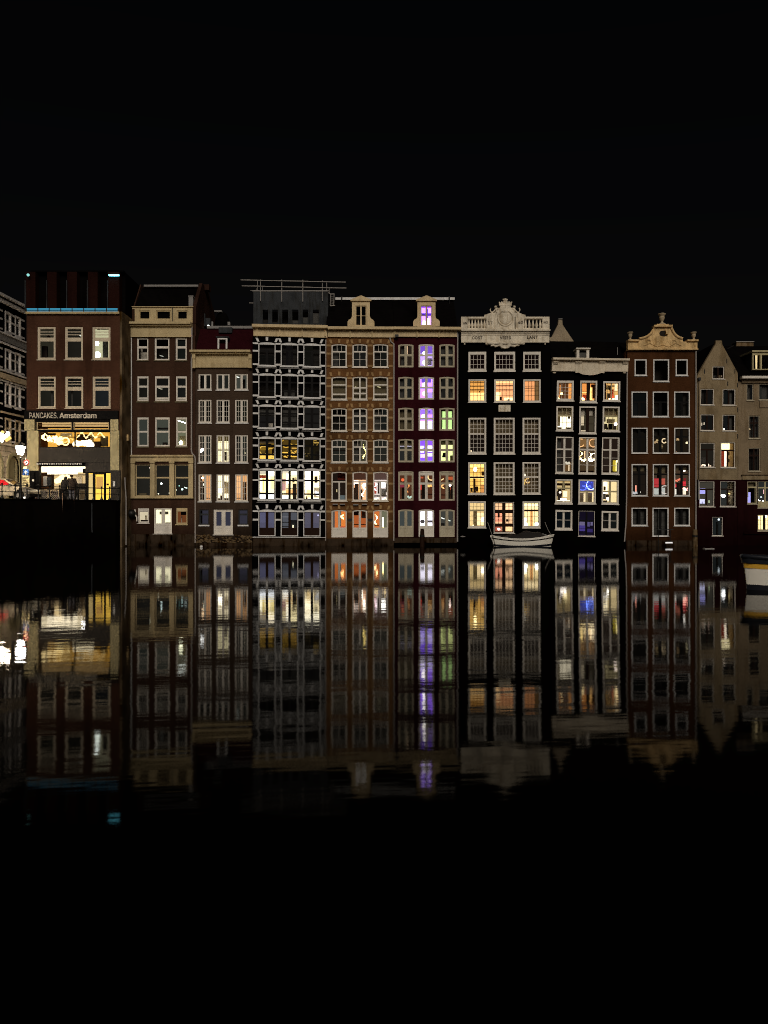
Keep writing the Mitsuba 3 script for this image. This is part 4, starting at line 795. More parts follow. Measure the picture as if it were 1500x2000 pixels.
def dormer(HH, cx, lit, label):
    K = thing('dormer', label, 'dormer'); s = HH.s
    def pl(dx, y): return HH.loc(cx + dx, y)
    L_ = [(-26.2, 637.5), (-26.2, 628), (-24, 624.5), (-19, 621.5), (-17.6, 617), (-17.6, 588), (17.6, 588), (17.6, 617), (19, 621.5), (24, 624.5), (26.2, 628), (26.2, 637.5)]
    body = sg.Polygon([pl(*q) for q in L_])
    op = sg.Polygon([pl(-10.9, 635.4), pl(10.9, 635.4), pl(10.9, 596.6), pl(-10.9, 596.6)])
    ob = op.bounds
    P_ = lambda n, m, mt, **k: put(n, HH.world(m), mt, K, **k)
    P_('front', ext(body.difference(op), .05, .3), 'trim_cream')
    P_('pediment', ext(sg.Polygon([pl(-20.4, 588), pl(20.4, 588), pl(20.4, 585.6), pl(0, 577.2), pl(-20.4, 585.6)]), -.08, .32), 'trim_cream')
    for a, b in ((-14.2, -11.4), (11.4, 14.2)): P_('trim', ext(sg.Polygon([pl(a, 637.4), pl(b, 637.4), pl(b, 597), pl(a, 597)]), .0, .048), 'trim_cream')
    P_('cheeks', [box(pl(-16.5, 600)[0], pl(-15.8, 600)[0], .31, 2.9, ob[1], ob[3] + .3), box(pl(15.8, 600)[0], pl(16.5, 600)[0], .31, 2.9, ob[1], ob[3] + .3), box(pl(-17, 600)[0], pl(17, 600)[0], .33, 3, ob[3] + .31, ob[3] + .4)], 'zinc')
    mid = (ob[0] + ob[2]) / 2; q = 1.6 * s; ym = ob[1] + (ob[3] - ob[1]) * .5
    cells = [rect(a, c, b, d) for a, b in ((ob[0] + q, mid - q), (mid + q, ob[2] - q)) for c, d in ((ob[1] + q, ym - .4 * s), (ym + .4 * s, ob[3] - q))]
    P_('sash', ext(op.buffer(.004).difference(so.unary_union(cells)), .12, .18), 'trim_cream')
    for c in cells: put('pane', HH.world(sheet(c.buffer(.004), .15)), 'glass', K)
    if lit:
        P_('glowing_wall', [box(ob[0] - .15, ob[2] + .15, 1.3, 1.35, ob[1] - .1, ob[3] + .25), box(ob[2] + .08, ob[2] + .1, .4, 1.3, ob[1], ob[3] + .2)], 'lamp_body', emit=(1.3, .62, 3.6))  # purple room light put into the wall and ceiling as their own glow
        P_('glowing_ceiling', [box(ob[0] - .1, ob[2] + .1, .4, 1.3, ob[3] + .15, ob[3] + .2)], 'lamp_body', emit=PC)
        P_('beam', [box(ob[0], ob[2], .9, 1.0, ob[3] - .55, ob[3] - .35), box(ob[0] + .55, ob[0] + .6, .9, 1.0, ob[1], ob[3])], 'inside_purple')
        P_('lamp', [ball((mid - .12, .7, ob[1] + .33), (.13, .13, .2), 2)], 'lamp_body', emit=WL)
        P_('lit_panel', [box(mid + .1, ob[2] - .1, .85, .9, ob[1], ob[1] + .75)], 'lamp_body', emit=(1.3, 1.1, 1.5))
    else:
        P_('back_wall', [box(ob[0] - .15, ob[2] + .15, 1.3, 1.35, ob[1] - .1, ob[3] + .25)], 'inside_dark')
dormer(H5, 705, False, 'cream bell shaped dormer with dark window, left of the two on the roof')
dormer(H, 833, True, 'cream bell shaped dormer with a purple lit window')
# mooring post in front
def post(name, label, px, ytop, Y, r=.16, mat='dark_wood'):
    X = (px - 750) / F * Y; zt = CAMZ + (1000 - ytop) / F * Y
    k = thing(name, label, 'mooring post')
    put('post', lathe([(0.001, -1.5), (r, -1.5), (r * .95, zt * .6), (r * .8, zt - .04), (r * .55, zt), (0.001, zt + .01)], X, Y, 0, 12), mat, k, smooth=40)
    put('band', lathe([(r * .97, zt * .55), (r * 1.06, zt * .56), (r * 1.06, zt * .66), (r * .95, zt * .67)], X, Y, 0, 12), 'black_metal', k)
post('mooring_post', 'dark wooden mooring post in the water before the dark red house', 824.6, 1033, 55.6, .17, 'dark_wood')
post('mooring_post', 'mossy mooring post at the corner of the tan house by the drainpipe', 1357.6, 1034, 55.6, .19, 'rubble_stone')

# ================================================================== 7 tall black house with the carved white top
H = House(thing('carved_top_house', 'tall black house with a white carved crest and balustrade on top', 'house'), 986, 57.3, yaw=-2, wall='tar_wall', seed=17)
s = H.s
wk = dict(fw=2.9, sw=.6, mf='white_paint', bw=.75, rw=2.0, reveal=.03, proud=.06, sill=.8)
OG = 'blind_beige'
def blinds_room(g=(.03, .026, .016), **k): return dict(dict(glow=g, curtains=[(0, 1, 'blind_beige')]), **k)
for x0, x1, n in ((915, 949.3, 4), (965.2, 1005.8, 5), (1021.8, 1055.8, 4)):
    window(H, x0, 687.6, x1, 723.6, [(1, 1, n, 3)], head=2, room=dict(glow=(.007, .003, .003)), **{**wk, 'fw': 3.2, 'sill': 1.4})
for (x0, x1), r in zip(((915, 949.3), (965.2, 1005.6), (1021.8, 1055.8)),
    (dict(glow=(.62, .28, .06), items=[('lit_panel', 0, 0, 1, .42, (1.15, .68, .24)), ('lamp_cord', .62, .2, .66, .5, 'silhouette'), ('shelf', 0, .70, 1, .73, 'dark_wood'), ('shelf', 0, .55, 1, .57, 'dark_wood'), ('shelf', 0, .86, 1, .88, 'dark_wood')]),
     dict(glow=(.85, .36, .15), items=[('lit_panel', 0, .0, .3, .45, (1.6, 1.0, .45)), ('lit_panel', .5, 0, .9, .2, (1.6, 1.05, .5)), ('shelf', 0, .72, 1, .75, 'dark_wood'), ('lit_panel', 0, .88, 1, .93, (1.3, .75, .3)), ('shelf', 0, .55, 1, .565, 'dark_wood'), ('chair', .28, .1, .38, .25, 'silhouette')], lamps=[(.7, .06, .12, (2.2, 1.7, .8), 'shade')]),
     dict(glow=(.66, .27, .10), items=[('cupboard', .68, 0, 1, 1, (.20, .11, .04)), ('shelf', 0, .62, .68, .635, 'dark_wood')]))):
    window(H, x0, 741, x1, 785.3, [(1, 1, 4 if x1 - x0 < 37 else 5, 4)], ms='dark_wood', room=r, **{**wk, 'bw': .6})
H.box('plaque', 973.6, 791.2, 996.8, 804, -.08, -.002, 'carved_stone'); H.put('plaque_relief', [ball((H.loc(978 + 2.6 * i, 797.8 + (i % 2) * 2.4)[0], -.085, H.loc(985, 797.8 + (i % 2) * 2.4)[1]), (.07, .03, .06), 1) for i in range(6)], 'carved_stone')
for x0, x1, n in ((914.9, 949.3), (964.6, 1004.9), (1020.8, 1055.2)) and ((914.9, 949.3, 4), (964.6, 1004.9, 5), (1020.8, 1055.2, 4)):
    window(H, x0, 816.4, x1, 885.7, [(.44, 1, n, 3), (.56, 1, n, 4)], room=dict(glow=(.012, .007, .005), blind=(.47, 'blind_beige'), lamps=[(.16, .05, .12, (1.4, 1.1, .7), 'rod')] if n == 4 and x0 < 930 else ()), **{**wk, 'sill': 1.2})
window(H, 914.4, 903, 949.2, 965.2, [(.46, 1, 4, 3), (.54, 1, 4, 4)], ms='dark_wood', room=dict(glow=(.80, .43, .09), busy=3, warm='dark_wood', items=[('lit_panel', 0, .5, 1, .58, (1.3, .85, .3)), ('curtain_fold', .3, 0, .42, .5, 'dark_wood'), ('cupboard', .7, 0, 1, .3, (.5, .2, .05)), ('lit_panel', .75, .2, 1, .45, (1.1, .55, .16)), ('lit_panel', 0, .85, 1, 1, (1.2, .75, .22))], lamps=[(.40, .78, .16, (2.8, 2.2, 1.0))]), **wk)
window(H, 964.4, 903, 1004.7, 965.3, [(.46, 1, 5, 3), (.54, 1, 5, 4)], room=blinds_room(items=[('pot', .52, 0, .6, .06, 'silhouette')]), **wk)
window(H, 1020.6, 902.6, 1055.2, 965, [(.46, 1, 4, 3), (.54, 1, 4, 4)], room=blinds_room(g=(.02, .016, .009), curtains=[(.02, 1.02, 'blind_beige')], lamps=[(.04, .42, .22, (1.1, .75, .15), 'rod', .03), (.1, .38, .2, (.9, .6, .12), 'rod', .03), (.3, .42, .16, (.8, .5, .18), 'bow', .03), (.1, .6, .09, (.8, .75, .6), 'garland', .03), (.35, .04, .04, (1.2, 1, .7), 'globe', .03)]), **wk)
window(H, 914.4, 979, 948.8, 1030.4, [(.32, 1, 4, 2), (.68, 1, 4, 3)], ms='pilaster_stone', room=dict(glow=(.62, .44, .19), walls='inside_light', items=[('curtain_fold', .32, 0, .5, .62, 'blind_khaki'), ('shelf', 0, .62, 1, .68, 'blind_khaki'), ('lit_panel', .5, .1, 1, .55, (.95, .7, .36)), ('lit_panel', .05, .1, .12, .5, (1.1, .75, .25))], lamps=[(.85, .3, .16, (2.2, 1.9, 1.2)), (.3, .08, .05, (1.5, 1.1, .5))]), **wk)
window(H, 964.3, 979.7, 1004.5, 1041, [(.29, 2, 2, 2), (.43, 2, 2, 3), (.22, 2, 1, 1)], fw=1.6, sw=1.8, mw=3.0, rw=2.8, bw=.8, ms='dark_wood', kind='door', sill=.6, reveal=.06, room=dict(glow=(.72, .42, .22), items=[('lit_panel', .0, .35, .45, .66, (.75, .28, .16)), ('picture', .2, .5, .3, .64, 'silhouette'), ('cupboard', .05, 0, .4, .2, (.3, .07, .04)), ('lit_panel', .6, .0, .95, .2, (.95, .55, .26)), ('chair', .62, .36, .72, .44, 'silhouette'), ('lit_panel', .5, .75, 1, 1, (.95, .62, .32))], lamps=[(.25, .12, .08, (1.2, 1.1, .9), 'garland')]))
window(H, 1020.8, 979.2, 1055, 1030.6, [(.32, 1, 4, 2), (.68, 1, 4, 3)], ms='dark_wood', room=dict(glow=(.98, .74, .34), walls='inside_light', items=[('curtain_fold', .44, 0, .6, .62, (.8, .38, .12)), ('shelf', 0, .63, 1, .66, 'dark_wood'), ('lit_panel', 0, .78, 1, .9, (1.3, 1.0, .55))], lamps=[(.12, .1, .22, (3, 2.8, 2.2)), (.85, .1, .22, (3, 2.8, 2.2)), (.15, .3, .14, (2.2, 1.9, 1.2))]), **wk)
H.finish(H.poly([(898.6, 664), (1074.6, 664), (1074.6, 1075), (896.8, 1075)]), top=H.loc(986, 660)[1], v0=0)
C = H.key + '__carved_top'
def cput(n, m, mt='carved_stone', **k): return put(n, H.world(m), mt, C, **k)
def cext(pts, v0, v1): return ext(H.poly(pts), v0, v1)
cput('frieze', [cext([(900.4, 655.6), (1071.8, 655.6), (1071.8, 670), (900.4, 670)], -.22, .3)])
cput('moulding', [cext([(899.6, 646), (1072.6, 646), (1072.6, 649), (899.6, 649)], -.5, .3), cext([(900.2, 649.1), (1072, 649.1), (1072, 652), (900.2, 652)], -.36, .3), cext([(900.4, 652.1), (1071.8, 652.1), (1071.8, 655.5), (900.4, 655.5)], -.28, .3)])
for a, b in ((900.2, 912.8), (949.2, 968), (1006, 1022.6), (1058.2, 1071.8)): cput('pier', cext([(a, 620.6), (b, 620.6), (b, 645.9), (a, 645.9)], -.3, .12))
for a, b in ((912.9, 949.1), (1022.7, 1058.1)):
    cput('hand_rail', cext([(a, 620.6), (b, 620.6), (b, 624), (a, 624)], -.3, .1)); cput('foot_rail', cext([(a, 642.4), (b, 642.4), (b, 645.9), (a, 645.9)], -.3, .1))
    n = 6 if a < 950 else 5
    for i in range(n):
        x = a + (b - a) * (i + .5) / n if n == 6 else a + (b - a) * (i + .5) / n
        u, zt = H.loc(x, 624); _, zb_ = H.loc(x, 642.4); hh = zt - zb_
        cput('baluster', lathe([(.001, 0), (.105, 0), (.105, .06 * hh), (.06, .10 * hh), (.115, .3 * hh), (.10, .42 * hh), (.055, .72 * hh), (.05, .84 * hh), (.10, .92 * hh), (.10, hh), (.001, hh)], u, -.1, zb_, 10), smooth=40)
for t, x0, x1, y, h in (('AN', 903.6, 911.4, 635.6, 4.6), ('17', 951.6, 961, 635.4, 5.6), ('40', 1010, 1020.4, 634.6, 5.6), ('NO', 1060.2, 1068.6, 634, 4.6)):
    u, z = H.loc(x0, y); m = text(t, h * s, .012, True, width=H.loc(x1, y)[0] - u); m.apply_translation((u, -.304, z)); cput('numeral', m, 'dark_wood')
for t, x0, x1, y in (('OOST', 921.2, 941.8, 663.8), ('VRIES', 975.4, 997.2, 663.8), ('LANT', 1027.8, 1049.6, 663.2)):
    u, z = H.loc(x0, y); m = text(t, 5.6 * s, .012, True, width=H.loc(x1, y)[0] - u); m.apply_translation((u, -.224, z)); cput('inscription', m, 'dark_wood')
sc_ = [(947.8, 670.2), (948, 674), (953, 674.8), (956, 673.2), (959, 677.6), (963, 676.6), (967, 679.2), (973, 677.2), (976.5, 677.6), (979, 680.6), (986, 682), (993, 680.6), (995.5, 677.6), (1000, 678), (1005, 679), (1009, 676.4), (1013, 677), (1016, 673), (1020, 674.6), (1023.8, 673.6), (1023.6, 670.2)]
cput('pendant', [cext(sc_, -.3, -.02)] + [ball((*[H.loc(x, 672.5)[0]], -.3, H.loc(x, 672.5)[1]), (.26, .10, .10), 2) for x in (957, 969, 986, 1003, 1015)], smooth=30)
for x in (907.2, 1064.2): u, z = H.loc(x, 670.2); cput('drop', lathe([(.001, -.17), (.05, -.14), (.07, -.08), (.03, -.02), (.05, 0), (.001, 0)], u, -.1, z, 10), smooth=40)
for x in (950.5, 1012): u, z = H.loc(x, 654); 
cput('scrolled_base', [cext([(945, 620.5), (945.5, 617), (951, 615.2), (957, 613), (962, 614.5), (967.6, 611), (967.6, 620.5)], -.28, .05), cext([(1026, 620.5), (1025, 617), (1019, 615.2), (1013, 612.6), (1008.6, 614), (1003.8, 611), (1003.8, 620.5)], -.28, .05)])
cput('cartouche', [cext([(967.8, 645.8), (967.8, 616), (971, 609), (975.5, 602.5), (977, 598.8), (995.6, 598.8), (997, 602.5), (1001, 609), (1004, 616), (1004, 645.8)], -.34, .1),
                   ball((H.loc(986, 624)[0], -.33, H.loc(986, 624)[1]), (.46, .16, .48), 3), ring((H.loc(986, 623.5)[0], -.36, H.loc(986, 623.5)[1]), .56, .055, 0, 360, 28), ball((H.loc(986, 611)[0], -.36, H.loc(986, 611)[1]), (.2, .1, .12), 2)], smooth=40)
cr = [cext([(974.4, 599), (973.6, 591.4), (976.4, 593.4), (979.5, 590.2), (982, 594), (982.6, 589.6), (990, 589.6), (990.6, 594), (993, 589.8), (996, 593), (999.4, 591), (997.8, 599)], -.3, 0)]
cr += [ball((H.loc(x, y)[0], -.15, H.loc(x, y)[1]), r * s, 2) for x, y, r in ((986.2, 587.4, 3.6), (982.6, 586.4, 1.7), (990, 586.6, 1.7), (975, 592, 1.5), (998.4, 591.6, 1.5))] + [tube([(H.loc(974, 598.4)[0], -.31, H.loc(974, 598.4)[1]), (H.loc(998, 598.4)[0], -.31, H.loc(998, 598.4)[1])], .05)]
cput('crown', cr, smooth=40)
def lion(cx, m):
    q = lambda dx, y: np.array([H.loc(cx + m * dx, y)[0], -.14, H.loc(cx + m * dx, y)[1]])
    parts = [ball(q(0, 600.6), (2.5 * s, .12, 2.5 * s), 2), ball(q(1.2, 606), (2.9 * s, .13, 3.8 * s), 2), ball(q(3.0, 610.5), (3.4 * s, .14, 3.0 * s), 2), tube([q(0, 604), q(4, 603), q(6.6, 605)], .05), tube([q(-1, 606), q(-3.4, 609.5), q(-6, 611)], .055),
             tube([q(2, 612), q(-3, 613.5), q(-5.4, 614)], .065), tube([q(-5.2, 613), q(-8, 611), q(-10, 608), q(-10.2, 605), q(-9, 602.6)], .05), ball(q(2.4, 598.8), (.8 * s, .07, 1.0 * s), 1)]
    cput('lion', parts, smooth=50)
lion(967.4, 1); lion(1004.4, -1)
# slate roof behind
zr = CAMZ + (1000 - 655) / F * (57.3 + 3)
prism(H, [(.34, H.loc(986, 655)[1] - .6), (.34, zr - .9), (3, zr), (6, zr), (8.8, H.loc(986, 655)[1] - .6)], 903, 1070, 'roof', 'dark_tile')
H.put('wall_light', [ball((H.loc(903.5, 1048)[0], -.2, H.loc(903.5, 1048)[1]), (.2, .16, .06), 2)], 'lead')

# ------------------------------------------------------------------ gable of a house behind
V = 6.0
gb = thing('rear_gable', 'pale plastered chimney gable standing up behind the two black houses', 'gable')
Yb = 62.0
def wb(px, py): return ((px - 750) / F * Yb, CAMZ + (1000 - py) / F * Yb)
put('wall', (lambda m: (setattr(m, 'vertices', np.array(m.vertices) + [0, Yb, 0]), m)[1])(ext(sg.Polygon([wb(*q) for q in ((1073.4, 690), (1073.4, 659.5), (1078, 658), (1090, 634), (1091, 623.8), (1098, 623.8), (1099, 634.5), (1120.4, 666.4), (1120.4, 690))]), 0, .5)), 'rear_plaster', gb)
put('chimney_cap', box(*[wb(1090.4, 623)[0], wb(1098.6, 623)[0]], Yb - .06, Yb + .56, wb(0, 623.7)[1], wb(0, 622.4)[1]), 'lead', gb)

# ================================================================== 8 leaning black house with the plain cornice
H = House(thing('leaning_house', 'narrow leaning black house under a white cornice with a drooping centre', 'house'), 1150, 57.15, yaw=0, roll=.0135, wall='tar_wall', seed=18)
s = H.s
o8 = dict(fw=2.6, sw=.7, bw=.7, rw=1.6, mw=2.4, reveal=.03, proud=.05, sill=1.0)
window(H, 1087.9, 743.5, 1120.2, 782.5, [(1, 1, 4, 4)], head=1, room=dict(glow=(.10, .036, .010), items=[('lit_panel', .74, 0, 1, .9, (.62, .24, .05)), ('lit_panel', 0, .9, 1, 1, (.45, .18, .04)), ('lit_panel', 0, .0, .2, .3, (.5, .2, .05)), ('lit_panel', .2, .3, .26, .8, (.4, .15, .04))], lamps=[(.3, .36, .09, (1.6, 1.1, .5)), (.1, .1, .09, (2, 1.5, .8))]), **{**o8, 'fw': 3.2})
window(H, 1133.2, 743.6, 1165.6, 785.8, [(1, 2, 1, 2)], ms='dark_wood', head=1, room=dict(glow=(.60, .22, .05), walls='inside_red', items=[('lit_panel', .52, 0, .75, .7, (1.4, .75, .22)), ('lit_panel', .0, .45, .45, .5, (1.2, .6, .18)), ('cupboard', .2, 0, .4, .35, 'inside_red'), ('cupboard', .7, .2, .9, .85, 'dark_wood'), ('lit_panel', .75, 0, .95, .12, (1.4, 1.0, .5))], lamps=[(.14, .1, .2, (2.4, 1.8, .8))]), **{**o8, 'sw': 1.6, 'mw': 3.4, 'bw': .6})
window(H, 1178.3, 744.4, 1210.7, 783.4, [(1, 2, 2, 2)], mf='white_paint', ms='pilaster_stone', head=1, room=dict(glow=(.60, .33, .10), busy=4, warm='inside_red', items=[('cupboard', 0, .1, .2, .9, 'dark_wood'), ('shelf', .2, .75, .7, .8, 'dark_wood'), ('cupboard', .45, .1, .65, .6, 'inside_red'), ('lit_panel', .72, .55, .95, 1, (1.0, .75, .42)), ('speaker', .8, .62, .88, .86, 'silhouette')], lamps=[(.88, .18, .2, (2.4, 1.8, .9)), (.55, .08, .2, (1.8, 1.1, .5), 'garland')]), **{**o8, 'bw': .5, 'mw': .8})
window(H, 1086.9, 793.4, 1118.9, 841, [(.36, 1, 3, 1), (.64, 1, 3, 2)], head=0, ms='pilaster_stone', room=dict(glow=(1.25, 1.1, .78), walls='inside_light', blind=(.42, 'blind_beige'), items=[('lit_panel', 0, .78, .28, 1, (.30, .32, .26)), ('cupboard', .0, .2, .24, .58, 'blind_khaki'), ('sofa', 0, .0, .34, .14, 'silhouette'), ('sofa', .6, 0, 1, .14, 'silhouette'), ('picture', .74, .5, .84, .6, 'silhouette')]), **o8)
window(H, 1131.8, 793.8, 1163.9, 846.6, [(1, 2, 1, 3)], ms='dark_wood', room=dict(glow=(.05, .04, .024), blind=(.33, 'inside_light'), items=[('lit_panel', 0, .3, .3, .66, (.42, .34, .22)), ('lit_panel', 0, 0, .4, .12, (.45, .36, .24)), ('chair', .1, .12, .3, .3, 'blind_khaki')]), **{**o8, 'sw': 1.2, 'mw': 3.4, 'bw': .5})
window(H, 1177.5, 794.2, 1209.4, 842.4, [(.36, 1, 3, 1), (.64, 1, 3, 1)], ms='pilaster_stone', room=dict(glow=(.52, .43, .22), walls='inside_light', blind=(.36, 'blind_beige'), items=[('sofa', .0, .0, .3, .3, 'silhouette'), ('cupboard', .3, .35, .75, .5, 'blind_khaki'), ('armchair', .62, 0, .9, .32, 'silhouette'), ('picture', .1, .4, .2, .6, 'silhouette')], lamps=[(.48, .18, .25, (2.3, 2.0, 1.0), 'shade'), (.8, .3, .12, (1.6, 1.3, 1.1)), (.2, .04, .08, (1.4, 1.2, .6))]), **o8)
T3 = [(.3, 2, 1, 1), (.62, 2, 1, 3)]
window(H, 1086, 853.2, 1119, 924.2, T3, room=dict(glow=(.03, .02, .015), curtains=[(0, .32, 'curtain_grey')], items=[('lit_panel', .56, .0, 1, .3, (.12, .06, .02)), ('table', 0, 0, 1, .06, 'dark_wood')], lamps=[(.78, .15, .24, (.8, .62, .4), 'rod'), (.7, .28, .16, (.5, .45, .35), 'garland')]), **{**o8, 'fw': 1.9})
window(H, 1130.9, 853.8, 1164, 925.2, T3, room=dict(glow=(.06, .035, .015), items=[('lit_panel', 0, .74, 1, 1, (.22, .115, .04)), ('table', 0, 0, 1, .08, 'dark_wood')], lamps=[(.14, .5, .3, (1.6, 1.1, .35), 'string'), (.36, .52, .28, (1.1, .7, .35), 'rod'), (.88, .47, .24, (2.0, 1.6, 1.0), 'bow'), (.65, .47, .3, (1.7, 1.2, .6), 'string'), (.3, .38, .35, (2.0, 1.5, .7), 'garland'), (.75, .37, .3, (2.0, 1.6, .9), 'garland'), (.1, .85, .3, (.9, .5, .2), 'bow'), (.85, .85, .3, (.8, .42, .18), 'bow')]), **{**o8, 'fw': 1.9})
window(H, 1176, 854.3, 1208.8, 925.8, T3, room=dict(glow=(.028, .016, .011), items=[('table', 0, 0, 1, .08, 'dark_wood'), ('lit_panel', .7, .06, .98, .38, (.35, .26, .02))], lamps=[(.86, .22, .38, (1.3, 1.1, .4), 'rod', .5), (.92, .35, .09, (1.5, 1.2, .5))]), **{**o8, 'fw': 1.9})
window(H, 1085, 936, 1117.2, 982.4, [(.36, 2, 1, 1), (.64, 1, 1, 1)], ms='pilaster_stone', room=dict(glow=(.40, .29, .13), busy=2, walls='inside_light', items=[('cupboard', 0, .28, .42, .5, 'silhouette'), ('shelf', 0, .74, 1, .84, 'dark_wood'), ('lit_panel', .52, .25, .72, .5, (1.3, 1.05, .5)), ('lit_panel', 0, .08, 1, .12, (1.1, .9, .6)), ('lit_panel', 0, .9, 1, 1, (.3, .2, .07))], lamps=[(.3, .45, .09, (1.2, 1.0, .8)), (.5, .14, .2, (1.8, 1.6, 1.4), 'garland')]), **{**o8, 'sill': 1.6})
window(H, 1130.2, 936.7, 1163.3, 983.7, [(.48, 1, 1, 1), (.52, 2, 1, 1)], ms='pilaster_stone', room=dict(glow=(.36, .27, .14), items=[('lit_panel', 0, .55, 1, 1.04, (.03, .04, .26)), ('curtain_fold', .05, 0, .35, .45, 'blind_beige'), ('curtain_fold', .55, 0, .8, .45, 'blind_beige'), ('lit_panel', .85, .05, .96, .48, (.7, .55, .3)), ('lit_panel', .3, .03, .42, .42, (.7, .55, .32))], lamps=[(.74, .78, .34, (.35, .6, 2.2), 'bow'), (.25, .76, .36, (.12, .2, 1.1), 'bow'), (.5, .7, .3, (.12, .18, .9), 'garland'), (.5, .9, .35, (.06, .08, .6), 'garland')]), **o8)
window(H, 1175.7, 937.3, 1208, 984.3, [(.48, 2, 1, 1), (.52, 2, 1, 1)], ms='pilaster_stone', room=dict(glow=(.68, .52, .26), walls='inside_light', busy=1, items=[('cupboard', .05, .0, .35, .14, 'silhouette'), ('monitor', .02, .2, .26, .44, 'zinc'), ('chair', .3, .15, .45, .4, 'silhouette'), ('lit_panel', 0, .55, .35, 1, (1.5, 1.25, .75)), ('lit_panel', .02, .42, .36, .5, (1.8, 1.7, 1.5))], lamps=[(.4, .22, .12, (1.6, 1.5, 1.3))]), **o8)
window(H, 1085, 996, 1117.2, 1034.3, [(1, 2, 1, 2)], room=dict(glow=(.004, .006, .008)), **{**o8, 'head': 1})
window(H, 1130.2, 997, 1162, 1047.7, [(.4, 2, 1, 1), (.6, 2, 1, 2)], fw=1.3, sw=.8, mw=1.6, ms='black_paint', kind='door', sill=.6, reveal=.05, room=dict(glow=(.010, .007, .020), walls='inside_dark', items=[('cushion', .06, .42, .40, .56, (.15, .13, .23)), ('lit_panel', .06, .2, .42, .42, (.06, .042, .22)), ('cushion', .55, .38, .70, .56, (.09, .075, .19)), ('cushion', .78, .42, .92, .62, (.14, .12, .23)), ('lit_panel', .5, .16, .9, .3, (.03, .02, .11)), ('lit_panel', .05, 0, .95, .05, (.03, .02, .10))]))
window(H, 1175.2, 998, 1207.3, 1035.7, [(1, 2, 1, 2)], room=dict(glow=(.010, .012, .011), curtains=[(0, .4, 'curtain_dark')]), **{**o8, 'head': 1})
H.finish(H.poly([(1077.4, 715), (1225.6, 717), (1222.6, 1075), (1074.9, 1075)]), top=H.loc(1150, 705)[1])
C = H.key + '__cornice'
cput('top', cext([(1077, 700.6), (1226.4, 702.6), (1226, 706.4), (1078, 704.4)], -.5, .3), 'cornice_stone')
cput('board', cext([(1078, 704.5), (1225.4, 706.5), (1225, 726.8), (1076.8, 725.6)], -.2, .3), 'cornice_stone')
zz_ = [(1121.8, 725.6), (1122.4, 729.6), (1128, 729), (1134, 731.6), (1142, 733.4), (1150, 734), (1158, 733.6), (1166, 731.8), (1172, 729.6), (1178.4, 730), (1178.8, 726.2)]
cput('drop_board', cext(zz_ + [(1178.8, 712), (1121.8, 711.4)], -.26, -.202), 'cornice_stone')
for a, b in ((1079.5, 1088.6), (1122, 1135), (1168, 1180), (1214, 1224)):
    for y in (706.5, 709.4): cput('triglyph', cext([(a, y + .7), (b, y + .7), (b, y + 2), (a, y + 2)], -.34, -.262), 'cornice_stone')
for x in (1082.4, 1219): u, z = H.loc(x, 726.5); cput('drop', [ball((u, -.05, z - .07), (.13, .1, .07), 2)], 'cornice_stone')
ze, zr = H.loc(1150, 702)[1], CAMZ + (1000 - 667) / F * (H.D + 2.2)
prism(H, [(.31, ze - .6), (.31, ze - .1), (2.2, zr), (6, zr), (8.8, ze - .6)], 1079, 1222, 'roof', 'dark_tile')
u0, z0, u1, z1 = H.rect(1128.6, 680, 1152.8, 702)
D_ = H.key + '__dormer'
put('front', H.world([ext(rect(u0, z0, u1, z1).difference(rect(u0 + 5 * s, z0 + 1, u1 - 5 * s, z1 - 7 * s).union(rect(u0 + 5.2 * s, z0 + 2 * s, u1 - 5.2 * s, z1 - 6.6 * s))), .32, .6), box(u0 - .07, u1 + .07, .2, 1.6, z1 + .002, z1 + .08), box(u0, u0 + .08, .61, 2, z0, z1), box(u1 - .08, u1, .61, 2, z0, z1)]), 'white_paint', D_)
put('shutter', H.world(box(u0 + 5 * s, u1 - 5 * s, .45, .5, z0, z1 - 6.2 * s)), 'curtain_grey', D_)
pipe(H, [(1224.3, 728), (1223.6, 800), (1223, 980), (1222, 1020), (1219, 1058)], .05)
u, z = H.loc(1214, 682); H.put('roof_pole', [tube([(u, 1.0, z - .7), (u, 1.0, z + .35)], .035)], 'lead')

# ================================================================== 9 tan house with the golden bell gable
H = House(thing('bell_gable_house', 'tan brick house with golden carved bell gable and three urns', 'house'), 1292, 57.25, wall='tan_brick', seed=19)
s = H.s
o9 = dict(fw=2.1, sw=.8, rw=1.4, mw=3.2, bw=.6, reveal=.02, proud=.05, sill=.5, mf='white_stone', ms='black_paint')
for x0, x1, yb in ((1239.5, 1262.7, 733.8), (1275.8, 1306.4, 745.6), (1319.7, 1342.8, 733.8)): window(H, x0, 702, x1, yb, [(1, 1, 1, 1)], room=dict(), **o9)
cb = ((1233.5, 1264.4), (1275, 1305.7), (1316.4, 1347.2))
for (x0, x1), r in zip(cb, (dict(glow=(.005, .006, .006)), dict(), dict(glow=(.004, .0045, .004), curtains=[(.6, .85, 'curtain_dark')]))): window(H, x0, 765, x1, 814.4, [(.4, 1, 1, 1), (.6, 2, 1, 1)], room=r, **o9)
